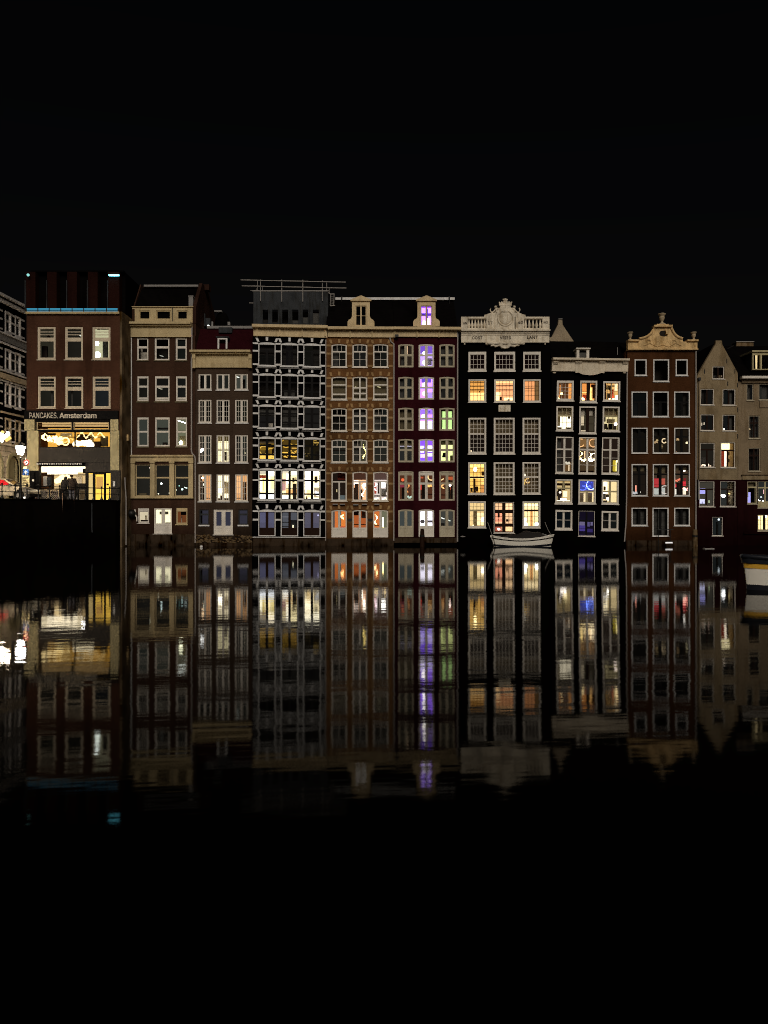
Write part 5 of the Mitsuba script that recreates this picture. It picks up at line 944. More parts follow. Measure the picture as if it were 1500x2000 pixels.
for (x0, x1), r in zip(cb, (dict(glow=(.010, .008, .006), blind=(.2, 'curtain_dark')), dict(glow=(.020, .014, .008), blind=(.3, 'curtain_dark'), lamps=[(.75, .5, .16, (.85, .65, .38), 'bow'), (.3, .52, .08, (.35, .26, .12)), (.15, .45, .2, (.3, .2, .1), 'garland'), (.55, .22, .4, (.14, .10, .05), 'string')]), dict(glow=(.020, .014, .008), curtains=[(0, .2, 'curtain_dark')], lamps=[(.1, .12, .13, (.8, .45, .2), 'bow'), (.85, .42, .09, (1.0, .85, .5)), (.15, .55, .2, (.4, .26, .12), 'garland')]))):
    window(H, x0, 835.8, x1, 885.6, [(.33, 2, 1, 1), (.67, 2, 1, 1)], room=r, **o9)
RED = (.30, .022, .026)
for (x0, x1), r, wm in zip(cb, (dict(glow=(.018, .013, .009), blind=(.22, 'blind_khaki'), items=[('parasol', .3, .08, .34, .34, (.8, .3, .2)), ('table', .05, .1, .6, .13, 'curtain_grey')], lamps=[(.55, .12, .08, (1.0, .95, .8)), (.2, .1, .2, (.4, .4, .4), 'garland')]),
      dict(glow=(.05, .032, .02), blind=(.28, 'blind_khaki'), items=[('lit_panel', 0, .28, .4, .55, RED), ('lit_panel', .02, .02, .4, .24, (.30, .31, .28)), ('lit_panel', .58, .03, .95, .26, (.30, .31, .28)), ('lit_panel', .55, .36, .95, .55, (.30, .06, .04))], lamps=[(.25, .86, .09, (1.0, .85, .6)), (.8, .2, .3, (.5, .45, .4), 'bow')], busy=1),
      dict(glow=(.06, .035, .02), blind=(.2, 'blind_khaki'), items=[('lit_panel', 0, .28, .38, .38, (.55, .03, .04)), ('lit_panel', .62, .32, .96, .46, (.45, .02, .03)), ('lit_panel', .7, .48, .9, .56, (.2, .012, .016)), ('lit_panel', .02, .04, .4, .22, (.7, .66, .56)), ('lit_panel', .58, .04, .96, .26, (.75, .6, .45))], lamps=[(.68, .8, .08, (1.7, 1.6, 1.4)), (.2, .5, .3, (.8, .2, .12), 'garland'), (.8, .22, .3, (1.6, .5, .4), 'garland')], busy=1)), (0, 1, 0)):
    window(H, x0, 906.4, x1, 968.8, [(.3, 2, 1, 1), (.7, 2, 1, 2)], room=r, **{**o9, 'sill': .5})
gr = dict(glow=(.052, .047, .038), curtains=[(0, 1, 'curtain_grey')])
window(H, cb[0][0], 991.9, cb[0][1], 1027, [(1, 2, 1, 2)], room=gr, **o9); window(H, cb[2][0], 991.9, cb[2][1], 1027, [(1, 2, 1, 2)], room=dict(glow=(.045, .042, .034), curtains=[(0, 1, 'curtain_grey')]), **o9)
window(H, 1274.2, 991.9, 1305.5, 1047.6, [(1, 2, 1, 3)], kind='door', room=dict(glow=(.05, .046, .037), curtains=[(0, .4, 'curtain_grey'), (.6, 1, 'curtain_grey')], lamps=[(.46, .42, .14, (1.1, .95, .7), 'rod', .06)]), **o9)
H.finish(H.poly([(1225.4, 676), (1360, 676), (1360, 1075), (1222.6, 1075)]), top=H.loc(1290, 685)[1])
H.box('plinth', 1224, 1055.4, 1360, 1075, -.08, -.002, 'plinth_stone')
C = H.key + '__bell_gable'
G = 'golden_stone'
cput('frieze', cext([(1225.2, 668), (1360.6, 668), (1360.6, 682), (1225.2, 682)], -.14, .3), G); cput('base_moulding', cext([(1224.6, 682.1), (1361, 682.1), (1361, 684.4), (1224.6, 684.4)], -.26, .3), G)
cput('ledge', [cext([(1225, 664.6), (1246, 664.6), (1246, 667.9), (1225, 667.9)], -.3, .3), cext([(1340, 664.6), (1361, 664.6), (1361, 667.9), (1340, 667.9)], -.3, .3)], G)
bell = [(1246, 668), (1247, 662), (1256, 660.5), (1264, 657), (1270, 652), (1274, 646), (1276, 640), (1310, 640), (1313, 648), (1318, 655), (1325, 660), (1332, 661.5), (1333, 668)]
cput('bell', cext(bell, -.1, .28), G)
bt = lambda pts, r: tube([(*[H.loc(x, y)[0]], -.14, H.loc(x, y)[1]) for x, y in pts], r, 7)
cput('bell_moulding', bt(bell[1:7], .09), G, smooth=50); cput('bell_moulding', bt(bell[7:12], .09), G, smooth=50)
cput('cap', [cext([(1275, 636.4), (1311, 636.4), (1311, 639.9), (1275, 639.9)], -.3, .3), cext([(1281, 634), (1305, 634), (1304, 636.3), (1282, 636.3)], -.2, .2)], G)
cput('carving', [ring((H.loc(x, y)[0], -.12, H.loc(x, y)[1]), r * s, .05, a, b, 16) for x, y, r, a, b in ((1266, 668, 3.6, 0, 320), (1284, 671, 3.6, -90, 250), (1302, 671, 3.6, 0, 300), (1316, 668.5, 3.6, -100, 200), (1275, 675, 3, 20, 300), (1310, 675, 3, 0, 300))] + [bt([(1256, 676), (1268, 671), (1282, 678), (1293, 674), (1304, 678), (1318, 671), (1330, 676)], .05)], G, smooth=50)
cput('vent_opening', [cext([(1286.5, 651), (1289, 647.4), (1297, 646), (1302, 647.5), (1302.4, 655), (1296, 658), (1288, 656)], -.112, -.1005)], 'silhouette'); cput('hoist_block', cext([(1298, 646.8), (1303, 646.8), (1303, 654), (1298, 654)], -.3, -.115), G)
UR = [(.001, 0), (.30, 0), (.30, .08), (.12, .16), (.09, .28), (.16, .36), (.22, .5), (.25, .62), (.20, .7), (.24, .78), (.36, .92), (.34, .96), (.001, .90)]
for x, y, k in ((1293, 634, .84), (1231, 664.6, .62), (1355, 664.6, .62)):
    u, z = H.loc(x, y); cput('urn', lathe(UR, u, .02, z, 14, k), 'cream_stone', smooth=40)
    if k > .7: cput('finial', [ball((u, .02, z + .83), (.10, .10, .10), 2)], 'zinc')
ze, zr = H.loc(1290, 684)[1], CAMZ + (1000 - 664) / F * (H.D + 3)
prism(H, [(.31, ze - .6), (.31, ze), (3, zr - .2), (6, zr - .2), (8.8, ze - .6)], 1227, 1358, 'roof', 'dark_tile')
pipe(H, [(1358.3, 686), (1358.3, 1036)], .05)
H.put('door_rail', [tube([(H.loc(x, y)[0], -.3, H.loc(x, y)[1]) for x, y in ((1280, 1034), (1312, 1034))], .03), tube([(H.loc(1306, 1034)[0], -.3, H.loc(1306, 1034)[1]), (H.loc(1306, 1062)[0], -.3, -.2)], .03), tube([(H.loc(1283, 1034)[0], -.3, H.loc(1283, 1034)[1]), (H.loc(1283, 1062)[0], -.3, -.2)], .03)], 'black_metal')
wl = thing('waterline_light', 'two short white glowing bars just above the water by the tan house', 'light')
X0, X1 = (1300.6 - 750) / F * 56.4, (1313.6 - 750) / F * 56.4
put('light_bar', box(X0, X1, 56.4, 56.5, CAMZ - 61.2 / F * 56.4, CAMZ - 58.6 / F * 56.4), 'lamp_body', wl, emit=(.85, .8, .75), weight=.05)
put('bracket', box(X0 + .2, X1 - .2, 56.51, 57.2, CAMZ - 61 / F * 56.4, CAMZ - 59.4 / F * 56.4), 'black_metal', wl)

# ================================================================== 10 pale pointed gable house
H = House(thing('pointed_gable_house', 'pale plastered house with plain pointed gable over a plum ground floor', 'house'), 1401, 57.6, roll=.008, wall='pale_plaster', seed=20)
s = H.s
o10 = dict(fw=1.5, sw=.7, rw=1.3, mw=1.6, bw=.5, sill=.6, mf='white_paint', ms='dark_wood')
window(H, 1391.8, 715.3, 1414.8, 740.2, [(1, 2, 1, 1)], room=dict(glow=(.035, .024, .016), curtains=[(0, .4, 'curtain_grey'), (.55, .8, 'blind_beige')], lamps=[(.8, .4, .2, (.55, .4, .26), 'rod')]), **o10)
window(H, 1368.4, 759, 1394.4, 790.8, [(1, 2, 1, 1)], room=dict(glow=(.010, .010, .009), curtains=[(.1, .45, 'curtain_dark')]), **o10); window(H, 1411.6, 760, 1436.6, 791.6, [(1, 2, 1, 1)], room=dict(glow=(.009, .011, .011), curtains=[(.5, .9, 'curtain_grey')]), **o10)
window(H, 1368.5, 809, 1394.6, 841.2, [(1, 2, 1, 1)], room=dict(glow=(.010, .010, .009), lamps=[(.12, .4, .1, (.5, .42, .3), 'rod'), (.3, .44, .1, (.5, .42, .3), 'rod')]), **o10); window(H, 1411.4, 809.6, 1436.4, 841.6, [(1, 2, 1, 1)], room=dict(glow=(.010, .012, .012), curtains=[(.55, 1, 'curtain_grey')], lamps=[(.05, .15, .16, (1.5, 1.2, .9), 'tube')]), **o10)
window(H, 1367.6, 864.4, 1395.8, 913, [(.26, 1, 1, 1), (.74, 2, 1, 1)], room=dict(glow=(.022, .019, .014), items=[('sofa', 0, .2, .45, .42, 'curtain_grey')], lamps=[(.25, .06, .1, (1.4, 1.0, .7), 'bow'), (.35, .08, .07, (1.4, 1.2, .9)), (.62, .08, .12, (1.2, .8, .6), 'rod'), (.74, .06, .06, (.8, .6, .4))]), **o10)
window(H, 1407.8, 863.6, 1436.2, 913.4, [(.3, 1, 1, 1), (.7, 2, 1, 1)], room=dict(glow=(.95, .70, .30), walls='inside_light', busy=1, items=[('lit_panel', 0, .72, 1, 1, (1.35, 1.15, .62)), ('curtain_fold', 0, 0, .28, .7, 'inside_red'), ('lit_panel', .28, 0, .44, .7, (1.2, 1.0, .75)), ('picture', .6, .5, .78, .62, 'dark_wood'), ('desk', .58, .22, .85, .34, 'silhouette'), ('lamp_shade', .66, .34, .78, .4, 'blind_beige')]), **o10)
front = H.poly([(1361.6, 937), (1361.4, 736), (1364, 730), (1397.8, 672), (1398, 665), (1410.2, 665), (1410.4, 672), (1440.6, 728), (1441.4, 733), (1441, 937)])
low = [(1361.8, 937.4), (1441, 937.4), (1441, 1075), (1361.8, 1075)]
W1 = window(H, 1365.8, 939.8, 1395.4, 989.6, [(.3, 1, 1, 1), (.7, 2, 1, 1)], room=dict(glow=(.05, .045, .034), walls='curtain_grey', items=[('screen', .04, .5, .42, .72, (.28, .27, .62)), ('lit_panel', .1, .12, .4, .3, (.5, .5, .75)), ('chair', .2, .1, .3, .2, 'silhouette')], lamps=[(.68, .2, .09, (.5, .6, .35), 'rod')]), **o10)
window(H, 1407, 939.4, 1436.8, 989.6, [(.3, 1, 1, 1), (.7, 2, 1, 1)], room=dict(glow=(.034, .038, .034), walls='curtain_grey', lamps=[(.24, .42, .14, (2, 2, 2)), (.02, .45, .09, (1.8, 1.8, 1.7)), (.55, .52, .12, (1.4, 1.1, .4), 'tube'), (.8, .38, .08, (1, 1.05, .95))]), **o10)
window(H, 1391, 1009, 1411.8, 1046.4, [(1, 1, 1, 1)], fw=1.3, sw=.5, kind='door', sill=.6, reveal=.06, room=dict(glow=(.018, .022, .022), items=[('water_pipe', .5, .05, .62, .72, 'curtain_grey')], lamps=[(.66, .85, .08, (.8, .9, .95))]), mf='white_paint', ms='black_paint')
lowf = H.poly(low)
hole = so.unary_union([h.buffer(-.004) for h in H.holes])
H.put('lower_wall', ext(lowf.difference(hole), 0, .32), 'plum_brick', label='plum painted ground floor wall'); H.put('upper_ledge', box(*[lowf.bounds[0], lowf.bounds[2]], -.04, -.002, lowf.bounds[3] + .001, lowf.bounds[3] + .06), 'pale_plaster')
H.finish(front, top=H.loc(1401, 735)[1], v0=0)
for x, y in ((1419.2, 705), (1375.8, 725.4), (1435, 725), (1421, 749), (1443.4 - 3, 752), (1440.6, 800), (1440.5, 852)): H.box('wall_anchor', x - .55, y - 4.2, x + .55, y + 4.2, -.05, -.002, 'black_metal')
ze, zr = H.loc(1401, 732)[1], H.loc(1404, 668)[1]
up_ = [H.loc(x, y) for x, y in ((1362.5, 731), (1404, 666.5), (1440, 730))]
H.put('roof', ext(sg.Polygon(up_), .34, 9.5), 'dark_tile')
pipe(H, [(1364, 741), (1364.6, 780), (1364.8, 935)], .05, mat='buff_plaster'); H.put('hopper', [box(H.loc(1362, 745)[0], H.loc(1367, 745)[0], -.22, -.01, H.loc(1364, 744)[1], H.loc(1364, 738)[1])], 'black_metal')
pipe(H, [(1363, 938), (1363.4, 976)], .05, -.1, 'lead')

# ================================================================== 11 buff house at the right edge
H = House(thing('buff_house', 'buff plastered house with dormer roof cut by the right edge of the picture', 'house'), 1500, 57.9, wall='buff_plaster', seed=21)
s = H.s
o11 = dict(fw=1.4, sw=.7, rw=1.3, mw=1.5, bw=.5, sill=.6, mf='putty_paint', ms='dark_wood')
window(H, 1458.5, 749.8, 1471.8, 782, [(1, 1, 1, 1)], room=dict(glow=(.010, .012, .013), curtains=[(.3, .7, 'curtain_grey')]), **o11); window(H, 1482, 749.6, 1506, 781, [(1, 1, 1, 1)], room=dict(glow=(.028, .027, .022), curtains=[(.3, 1, 'curtain_grey')]), **o11)
H.box('panel_below', 1483, 783, 1506, 796, -.08, -.002, 'buff_plaster')
window(H, 1462.4, 811.6, 1484, 856.4, [(.3, 2, 1, 1), (.7, 2, 1, 2)], room=dict(glow=(.018, .016, .014), curtains=[(.2, .8, 'curtain_grey')], lamps=[(.12, .42, .16, (.6, .45, .25), 'tube')]), **o11)
window(H, 1461.6, 875, 1485, 920.4, [(.3, 2, 1, 1), (.7, 2, 1, 1)], room=dict(glow=(.018, .015, .011), curtains=[(0, .8, 'curtain_dark')]), **o11)
window(H, 1523, 811.6, 1545, 856.4, [(.3, 2, 1, 1), (.7, 2, 1, 2)], room=dict(), **o11); window(H, 1522, 875, 1545, 920.4, [(.3, 2, 1, 1), (.7, 2, 1, 1)], room=dict(), **o11); window(H, 1522, 749.6, 1546, 781, [(1, 1, 1, 1)], room=dict(), **o11)
window(H, 1459.4, 939.6, 1479.2, 984.2, [(.25, 1, 1, 1), (.75, 1, 1, 1)], room=dict(glow=(.05, .04, .022), blind=(.25, 'blind_khaki'), items=[('towel', .1, .05, .45, .3, (.28, .27, .62)), ('towel', .25, .3, .6, .52, (.28, .27, .60)), ('towel', .55, .3, .85, .6, (.24, .23, .55)), ('towel', .5, .5, .9, .78, (.26, .24, .6)), ('towel', .1, .0, .7, .06, (.4, .18, .2))]), **{**o11, 'ms': 'pilaster_stone'})
window(H, 1480, 939.6, 1510.6, 991.6, [(.23, 2, 1, 1), (.55, 2, 1, 1), (.2, 'panel', 2)], room=dict(glow=(.034, .038, .035), walls='zinc', lamps=[(.1, .28, .1, (1.6, 1.5, 1.4), 'tube'), (.46, .24, .12, (1.7, 1.7, 1.6), 'tube'), (.42, .6, .16, (.9, .5, .5), 'rod'), (.25, .4, .07, (.5, .6, .6))]), **{**o11, 'ms': 'pilaster_stone', 'fw': 1.0, 'sill': .8})
window(H, 1480, 1005, 1508, 1036, [(1, 2, 2, 3)], room=dict(glow=(1.05, .80, .36), walls='inside_light', lamps=[(.55, .9, .14, (2.4, 2.2, 1.6)), (.08, .8, .1, (2, 1.8, 1.3))]), **{**o11, 'bw': .35, 'mw': 3, 'sill': 1.2})
front = H.poly([(1441.6, 745), (1568, 745), (1568, 937), (1441.6, 937)])
lowf = H.poly([(1441.4, 937.4), (1568, 937.4), (1568, 1075), (1441.4, 1075)])
hole = so.unary_union([h.buffer(-.004) for h in H.holes])
H.put('lower_wall', ext(lowf.difference(hole), 0, .32), 'plum_brick', label='plum painted ground floor wall')
H.finish(front)
H.box('band', 1449, 928.6, 1568, 936.9, -.1, -.002, 'pale_plaster'); H.box('band_ledge', 1447.4, 927.4, 1568, 928.5, -.16, -.002, 'dark_wood'); H.box('base_ledge', 1452, 1040, 1568, 1043, -.14, -.002, 'plum_brick')
H.box('cornice', 1444, 736.4, 1568, 741, -.5, .3, 'white_paint'); H.box('frieze', 1447.6, 741.1, 1568, 748, -.14, -.002, 'buff_plaster')
ze, zr = H.loc(1500, 737)[1], CAMZ + (1000 - 676) / F * (H.D + 3)
prism(H, [(.1, ze - .5), (-.1, ze), (3, zr), (6, zr), (8.8, ze - .5)], 1442, 1567, 'roof', 'dark_tile')
D_ = H.key + '__dormer'
u0, z0, u1, z1 = H.rect(1471, 687.4, 1512, 721.6)
hs = [H.poly([(a, 692.4), (b, 692.4), (b, 720), (a, 720)]) for a, b in ((1473.2, 1486.4), (1489.6, 1509))]
put('front', H.world([ext(rect(u0, z0, u1, z1).difference(so.unary_union(hs)), .1, .3), box(u0 - .1, u1 + .1, -.05, 2.0, z1 + .002, z1 + .12)]), 'pilaster_stone', D_)
put('cheeks', H.world([box(u0, u0 + .06, .31, 2.4, z0, z1)]), 'zinc', D_)
for q in hs: put('pane', H.world(sheet(q.buffer(.01), .2)), 'glass', D_)
put('glowing_curtain', H.world(tube([(H.loc(1483.4, 719)[0], .5, z0 + .1), (H.loc(1483.2, 704)[0], .5, z0 + .8), (H.loc(1483.2, 693)[0], .5, z1 - .1)], [.055, .07, .09])), 'lamp_body', D_, emit=(.95, .72, .36))  # curtain made to glow in place of light falling through it
put('back_wall', H.world(box(u0 + .1, u1, 1.4, 1.45, z0, z1)), 'inside_dark', D_)
ch = thing('chimney', 'broad pale chimney stack on the roof of the buff house', 'chimney')
put('stack', box((1438.4 - 750) / F * 61, (1471.6 - 750) / F * 61, 61, 61.8, CAMZ + 285 / F * 61, CAMZ + 331.6 / F * 61), 'grey_plaster', ch); put('cap', box((1437.4 - 750) / F * 61, (1472.4 - 750) / F * 61, 60.94, 61.86, CAMZ + 331.7 / F * 61, CAMZ + 333.6 / F * 61), 'lead', ch)
put('stay', tube([((1420 - 750) / F * 60.5, 60.5, CAMZ + 318 / F * 60.5), ((1437 - 750) / F * 60.5, 60.9, CAMZ + 327 / F * 60.5)], .05), 'black_metal', ch)

# ================================================================== 0 street corner house seen along its front, at the left edge
class SideHouse(House):
    def rect(self, x0, y0, x1, y1, v=0.0):
        return self.loc(x0, 1000)[0], self.loc(25, y1)[1], self.loc(x1, 1000)[0], self.loc(25, y0)[1]
    def poly(self, pts, v=0.0): return sg.Polygon([(self.loc(x, 1000)[0], self.loc(25, y)[1]) for x, y in pts])
H = SideHouse(thing('street_corner_house', 'tall dark house with white stone courses seen along its front at the left edge', 'house'), 25, 64.0, yaw=86.7, wall='soot_brick', seed=10)
sw = dict(fw=2.6, sw=1.0, rw=2.2, mw=1.4, bw=.6, sill=1.2, reveal=.0, proud=.05)
for ya, yb in ((614, 654), (686, 727), (752, 796), (819, 866)):
    for xa, xb in ((-62, -50), (-38, -26), (-14, -3), (9.5, 21), (29, 40)):
        window(H, xa, ya, xb, yb, [(.42, 1, 1, 1), (.58, 1, 1, 1)], mf='grey_stone' if ya < 800 else 'cream_stone', **sw)
        for y in (ya + 1.2, ya + 17, yb - 4):
            H.box('band_stone', xb + .2, y, xb + 7.4, y + 3.4, -.05, -.002, 'grey_stone')
front = H.poly([(-75, 590), (50, 590), (50, 990), (-75, 990)])
archs = []
for xa, xb in ((-58, -36), (-22, 0), (14.5, 37)):
    u0, z0, u1, z1 = H.rect(xa, 890, xb, 976)
    q = arch_poly(u0, z0, u1, z1, (u1 - u0) * .49); archs.append((q, u0, z0, u1, z1)); H.holes.append(q)
H.finish(front, depth=8, z_low=QZ, top=H.loc(25, 600)[1])
for y0, y1, v, mt in ((588, 592, -.45, 'grey_stone'), (597, 602, -.3, 'grey_stone'), (661, 674, -.12, 'lead'), (676.5, 679.5, -.16, 'grey_stone'), (658, 660.5, -.2, 'grey_stone'), (729, 732, -.16, 'grey_stone'), (736, 746, -.22, 'cream_stone'), (748, 750.5, -.12, 'grey_stone'), (808, 811.5, -.14, 'cream_stone'), (868.5, 873, -.22, 'painted_lamplight_stone')):
    H.box('stone_course', -75, y0, 49.6, y1, v, -.002, mt)
cou = so.unary_union([q for q, *_ in archs])
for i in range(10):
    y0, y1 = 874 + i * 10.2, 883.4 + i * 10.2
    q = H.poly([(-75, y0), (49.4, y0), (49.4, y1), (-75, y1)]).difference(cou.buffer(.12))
    for g in getattr(q, 'geoms', [q]): H.put('stone_course', ext(g, -.08, -.002), 'painted_lamplight_stone')
for q, u0, z0, u1, z1 in archs:
    W = numbered(H.key + '__arched_window'); uc = (u0 + u1) / 2; zs = z0 + (z1 - z0) * .36
    put('surround', H.world(ext(q.buffer(.28).difference(q.buffer(.0)).intersection(rect(u0 - .4, z0, u1 + .4, z1 + .4)), -.14, -.001)), 'pilaster_stone', W)
    opn = so.unary_union([rect(u0 + .18, zs + .1, uc - .42, z1 + 1), rect(uc + .42, zs + .1, u1 - .18, z1 + 1), rect(u0 + .18, zs - .3, u1 - .18, zs - .06), rect(u0 + .18, z0 + .1, u1 - .18, zs - .5)]).intersection(q.buffer(-.12))
    put('frame', H.world(ext(q.buffer(.01).difference(opn), .12, .24)), 'pilaster_stone', W)
    for g in getattr(opn, 'geoms', [opn]): put('pane', H.world(sheet(g.buffer(.01), .18)), 'glass', W)
    put('back_wall', H.world(box(u0 - .1, u1 + .1, .9, .95, z0, z1 + .2)), 'inside_dark', W)
H.put('roof', [box(H.loc(-75, 1000)[0], H.loc(49, 1000)[0], .5, 7, H.loc(25, 596)[1], H.loc(25, 582)[1])], 'dark_tile')
for x, y in ((46, 598), (55.5, 690)):
    Y = 57.0 if x > 50 else 60
    if x < 50: H.put('chimney_pot', box(H.loc(43, 1000)[0], H.loc(49, 1000)[0], .3, .9, H.loc(25, 590)[1], H.loc(25, 586)[1]), 'lead')
lo = thing('light_ornament', 'blazing white bow shaped street light ornament at the left edge', 'light')
c = lambda x, y: tuple(at(x, y, 57.0))
put('bulbs', [ball(c(x, y), (r * .038, .1, r * .038), 2) for x, y, r in ((3, 850, 5), (7, 855, 4.5), (1, 857, 5), (4, 861, 3), (12, 851, 3.6), (15.5, 846, 3.4), (17, 849, 2.4), (13, 857, 2.6), (-6, 850, 6), (-12, 853, 6))], 'lamp_body', lo, emit=(90.0, 74.0, 54.0), weight=60.0)
put('bulbs', [tube([c(11, 860), c(20, 854)], .14), ball(c(5, 844), .12, 1)], 'lamp_body', lo, emit=(1.5, .9, .25), weight=.3)
put('wire', tube([c(-14, 846), c(3, 842), c(20, 838), tuple(at(30, 832, 62))], .02), 'black_metal', lo)

# ================================================================== things on the quay
GZ = QZ + .05
A_, B_ = np.array([-19.25, 54.5]), np.array([-23.66, 47.4])
def on_rail(px):
    d = B_ - A_; k = (px - 750) / F
    t = (A_[0] - k * A_[1]) / (k * d[1] - d[0])
    return A_ + t * d
rl = thing('quay_railing', 'black iron railing with two bars along the edge of the quay', 'railing')
pp = [on_rail(p) for p in (-52, -23, 4, 30, 53, 75, 97, 116.5, 133.5, 151, 167, 183, 198.5, 214, 232)]
PR = [(.001, 0), (.11, 0), (.11, .05), (.06, .14), (.038, .22), (.034, .42), (.05, .44), (.034, .46), (.032, .84), (.05, .86), (.055, .91), (.03, .95), (.001, .96)]
for p in pp: put('post', lathe(PR, p[0], p[1], GZ + .04, 10), 'black_metal', rl, smooth=50)
for h, r in ((.86, .028), (.46, .022)): put('rail', tube([(pp[0][0], pp[0][1], GZ + h), (pp[-1][0], pp[-1][1], GZ + h)], r), 'black_metal', rl, smooth=60)
# street lamp
X, Y = at(40, 0, 50.0)[0], 50.0
sl = thing('street_lamp', 'lit street lamp with tapering glass lantern on a black post', 'street lamp')
zt, zb = CAMZ + 127.5 / F * Y, CAMZ + 111.6 / F * Y
put('post', lathe([(.001, 0), (.16, 0), (.16, .12), (.11, .2), (.10, .7), (.06, .85), (.045, 1.2), (.04, zb - GZ - .22), (.07, zb - GZ - .2), (.03, zb - GZ - .14), (.05, zb - GZ - .01), (.001, zb - GZ)], X, Y, GZ, 12), 'black_metal', sl, smooth=40)
put('arms', [tube([(X - .2, Y, zb - .25), (X - .05, Y, zb - .2), (X + .05, Y, zb - .2), (X + .2, Y, zb - .25)], .018)] + [ball((X + d, Y, zb - .26), .03, 1) for d in (-.21, .21)], 'black_metal', sl)
put('lantern_glass', lathe([(.001, 0), (.19, 0), (.34, zt - zb), (.30, zt - zb + .02), (.001, zt - zb + .03)], X, Y, zb, 6), 'lamp_body', sl, emit=(190.0, 150.0, 100.0), weight=80.0)
put('lantern_cap', [lathe([(.001, .34), (.05, .33), (.06, .27), (.03, .24), (.10, .2), (.14, .1), (.001, .1)], X, Y, zt, 8), lathe([(.001, .03), (.36, .035), (.35, .06), (.14, .1), (.001, .1)], X, Y, zt, 6)], 'black_metal', sl)
# road signs
X, Y = at(49.8, 0, 51.2)[0], 51.2
zq = lambda y: CAMZ + (1000 - y) / F * Y
ts = thing('road_sign', 'sign post with a round red ringed sign over a blue arrow sign and pale panel', 'road sign')
plain('sign_red', (.45, .03, .03), .4); plain('sign_blue', (.02, .06, .22), .4); plain('sign_white', (.7, .68, .62), .5)
put('post', tube([(X, Y + .06, GZ), (X, Y + .06, zq(894))], .03), 'grey_metal', ts)
put('round_sign', [lathe([(.001, 0), (.13, 0), (.13, .02), (.001, .02)], 0, 0, 0, 20).apply_transform(trimesh.transformations.rotation_matrix(math.pi / 2, (1, 0, 0))).apply_translation((X + .07, Y, zq(903.4)))], 'sign_white', ts)
put('red_ring', ring((X + .07, Y - .02, zq(903.4)), .155, .034, 0, 360, 24), 'sign_red', ts); put('symbol', [box(X - .02, X + .14, Y - .04, Y - .025, zq(904.6), zq(903)), box(X + .05, X + .12, Y - .04, Y - .025, zq(902.9), zq(901.8))], 'silhouette', ts)
put('yellow_plate', box(X - .16, X + .10, Y - .03, Y, zq(916), zq(911)), 'golden_stone', ts)
put('arrow_plate', box(X - .17, X + .24, Y - .03, Y, zq(928.4), zq(916.6)), 'sign_blue', ts)
ax, az = X + .035, zq(922.6)
put('arrow', ext(sg.Polygon([(ax - .04, az - .15), (ax + .04, az - .15), (ax + .04, az - .01), (ax + .13, az - .01), (ax, az + .16), (ax - .13, az - .01), (ax - .04, az - .01)]), Y - .045, Y - .031), 'sign_white', ts)
put('text_plate', [box(X - .23, X + .28, Y - .03, Y, zq(951), zq(928.8))], 'pilaster_stone', ts); put('text_lines', [box(X - .17, X + .2 - .05 * (i % 3), Y - .04, Y - .031, zq(932.5 + i * 3.2), zq(931.6 + i * 3.2)) for i in range(6)], 'silhouette', ts)
# black boards and terrace screens before the shop
def board(x0, x1, y0, Y, label):
    k = thing('notice_board', label, 'board'); X0, X1 = at(x0, 0, Y)[0], at(x1, 0, Y)[0]; z1 = CAMZ + (1000 - y0) / F * Y
    put('panel', [box(X0, X1, Y, Y + .06, GZ + .25, z1)], 'black_paint', k); put('foot', [box(X0, X0 + .05, Y - .1, Y + .3, GZ, GZ + .245), box(X1 - .05, X1, Y - .1, Y + .3, GZ, GZ + .245)], 'black_metal', k)
    return k, X0, X1, z1
k, a, b, z = board(58.5, 67, 919.5, 54.0, 'black board with a small white notice left of the bright shop window'); put('notice', box(a + .15, a + .3, 53.98, 53.998, z - .75, z - .6), 'sign_white', k)
board(67.6, 77.6, 920, 54.2, 'plain black board close beside the bright shop window')
def screen(x0, x1, label, lattice=True, Y=54.0, mat='cream_stone'):
    k = thing('terrace_screen', label, 'screen', 'terrace screens before the shop' if lattice else None)
    X0, X1 = at(x0, 0, Y)[0], at(x1, 0, Y)[0]; z0, z1 = GZ + .06, CAMZ + 43.5 / F * Y
    fr = rect(X0, z0, X1, z1); inn = fr.buffer(-.05, join_style=2)
    put('frame', ext(fr.difference(inn), Y, Y + .06), mat, k); put('foot', [box(x, x + .08, Y - .12, Y + .2, GZ, z0 - .002) for x in (X0, X1 - .08)], 'black_metal', k)
    if lattice:
        put('back_panel', box(X0 + .05, X1 - .05, Y + .05, Y + .055, z0 + .05, z1 - .05), 'inside_light', k)
        ls = []
        d = z1 - z0
        for off in np.arange(-d, X1 - X0, .13):
            for sgn in (1, -1):
                l = sg.LineString([(X0 + off, z0), (X0 + off + d, z1)] if sgn > 0 else [(X0 + off, z1), (X0 + off + d, z0)]).buffer(.016).intersection(inn.buffer(.004))
                if l.area > 1e-4: ls.append(ext(l, Y + .01 + (.014 if sgn < 0 else 0), Y + .022 + (.014 if sgn < 0 else 0)))
        lk = put('lattice', ls, 'dark_wood', k); labels[lk] = {'kind': 'stuff'}
    else: put('panel', box(X0 + .05, X1 - .05, Y + .02, Y + .04, z0 + .05, z1 - .05), 'grey_plaster', k)
screen(61.6, 74.4, 'pale lattice terrace screen nearest the parked car'); screen(77, 94.6, 'pale lattice terrace screen, middle of the three'); screen(97.4, 115, 'pale lattice terrace screen nearest the two people')
screen(155, 167.4, 'plain grey terrace screen right of the two people', False)
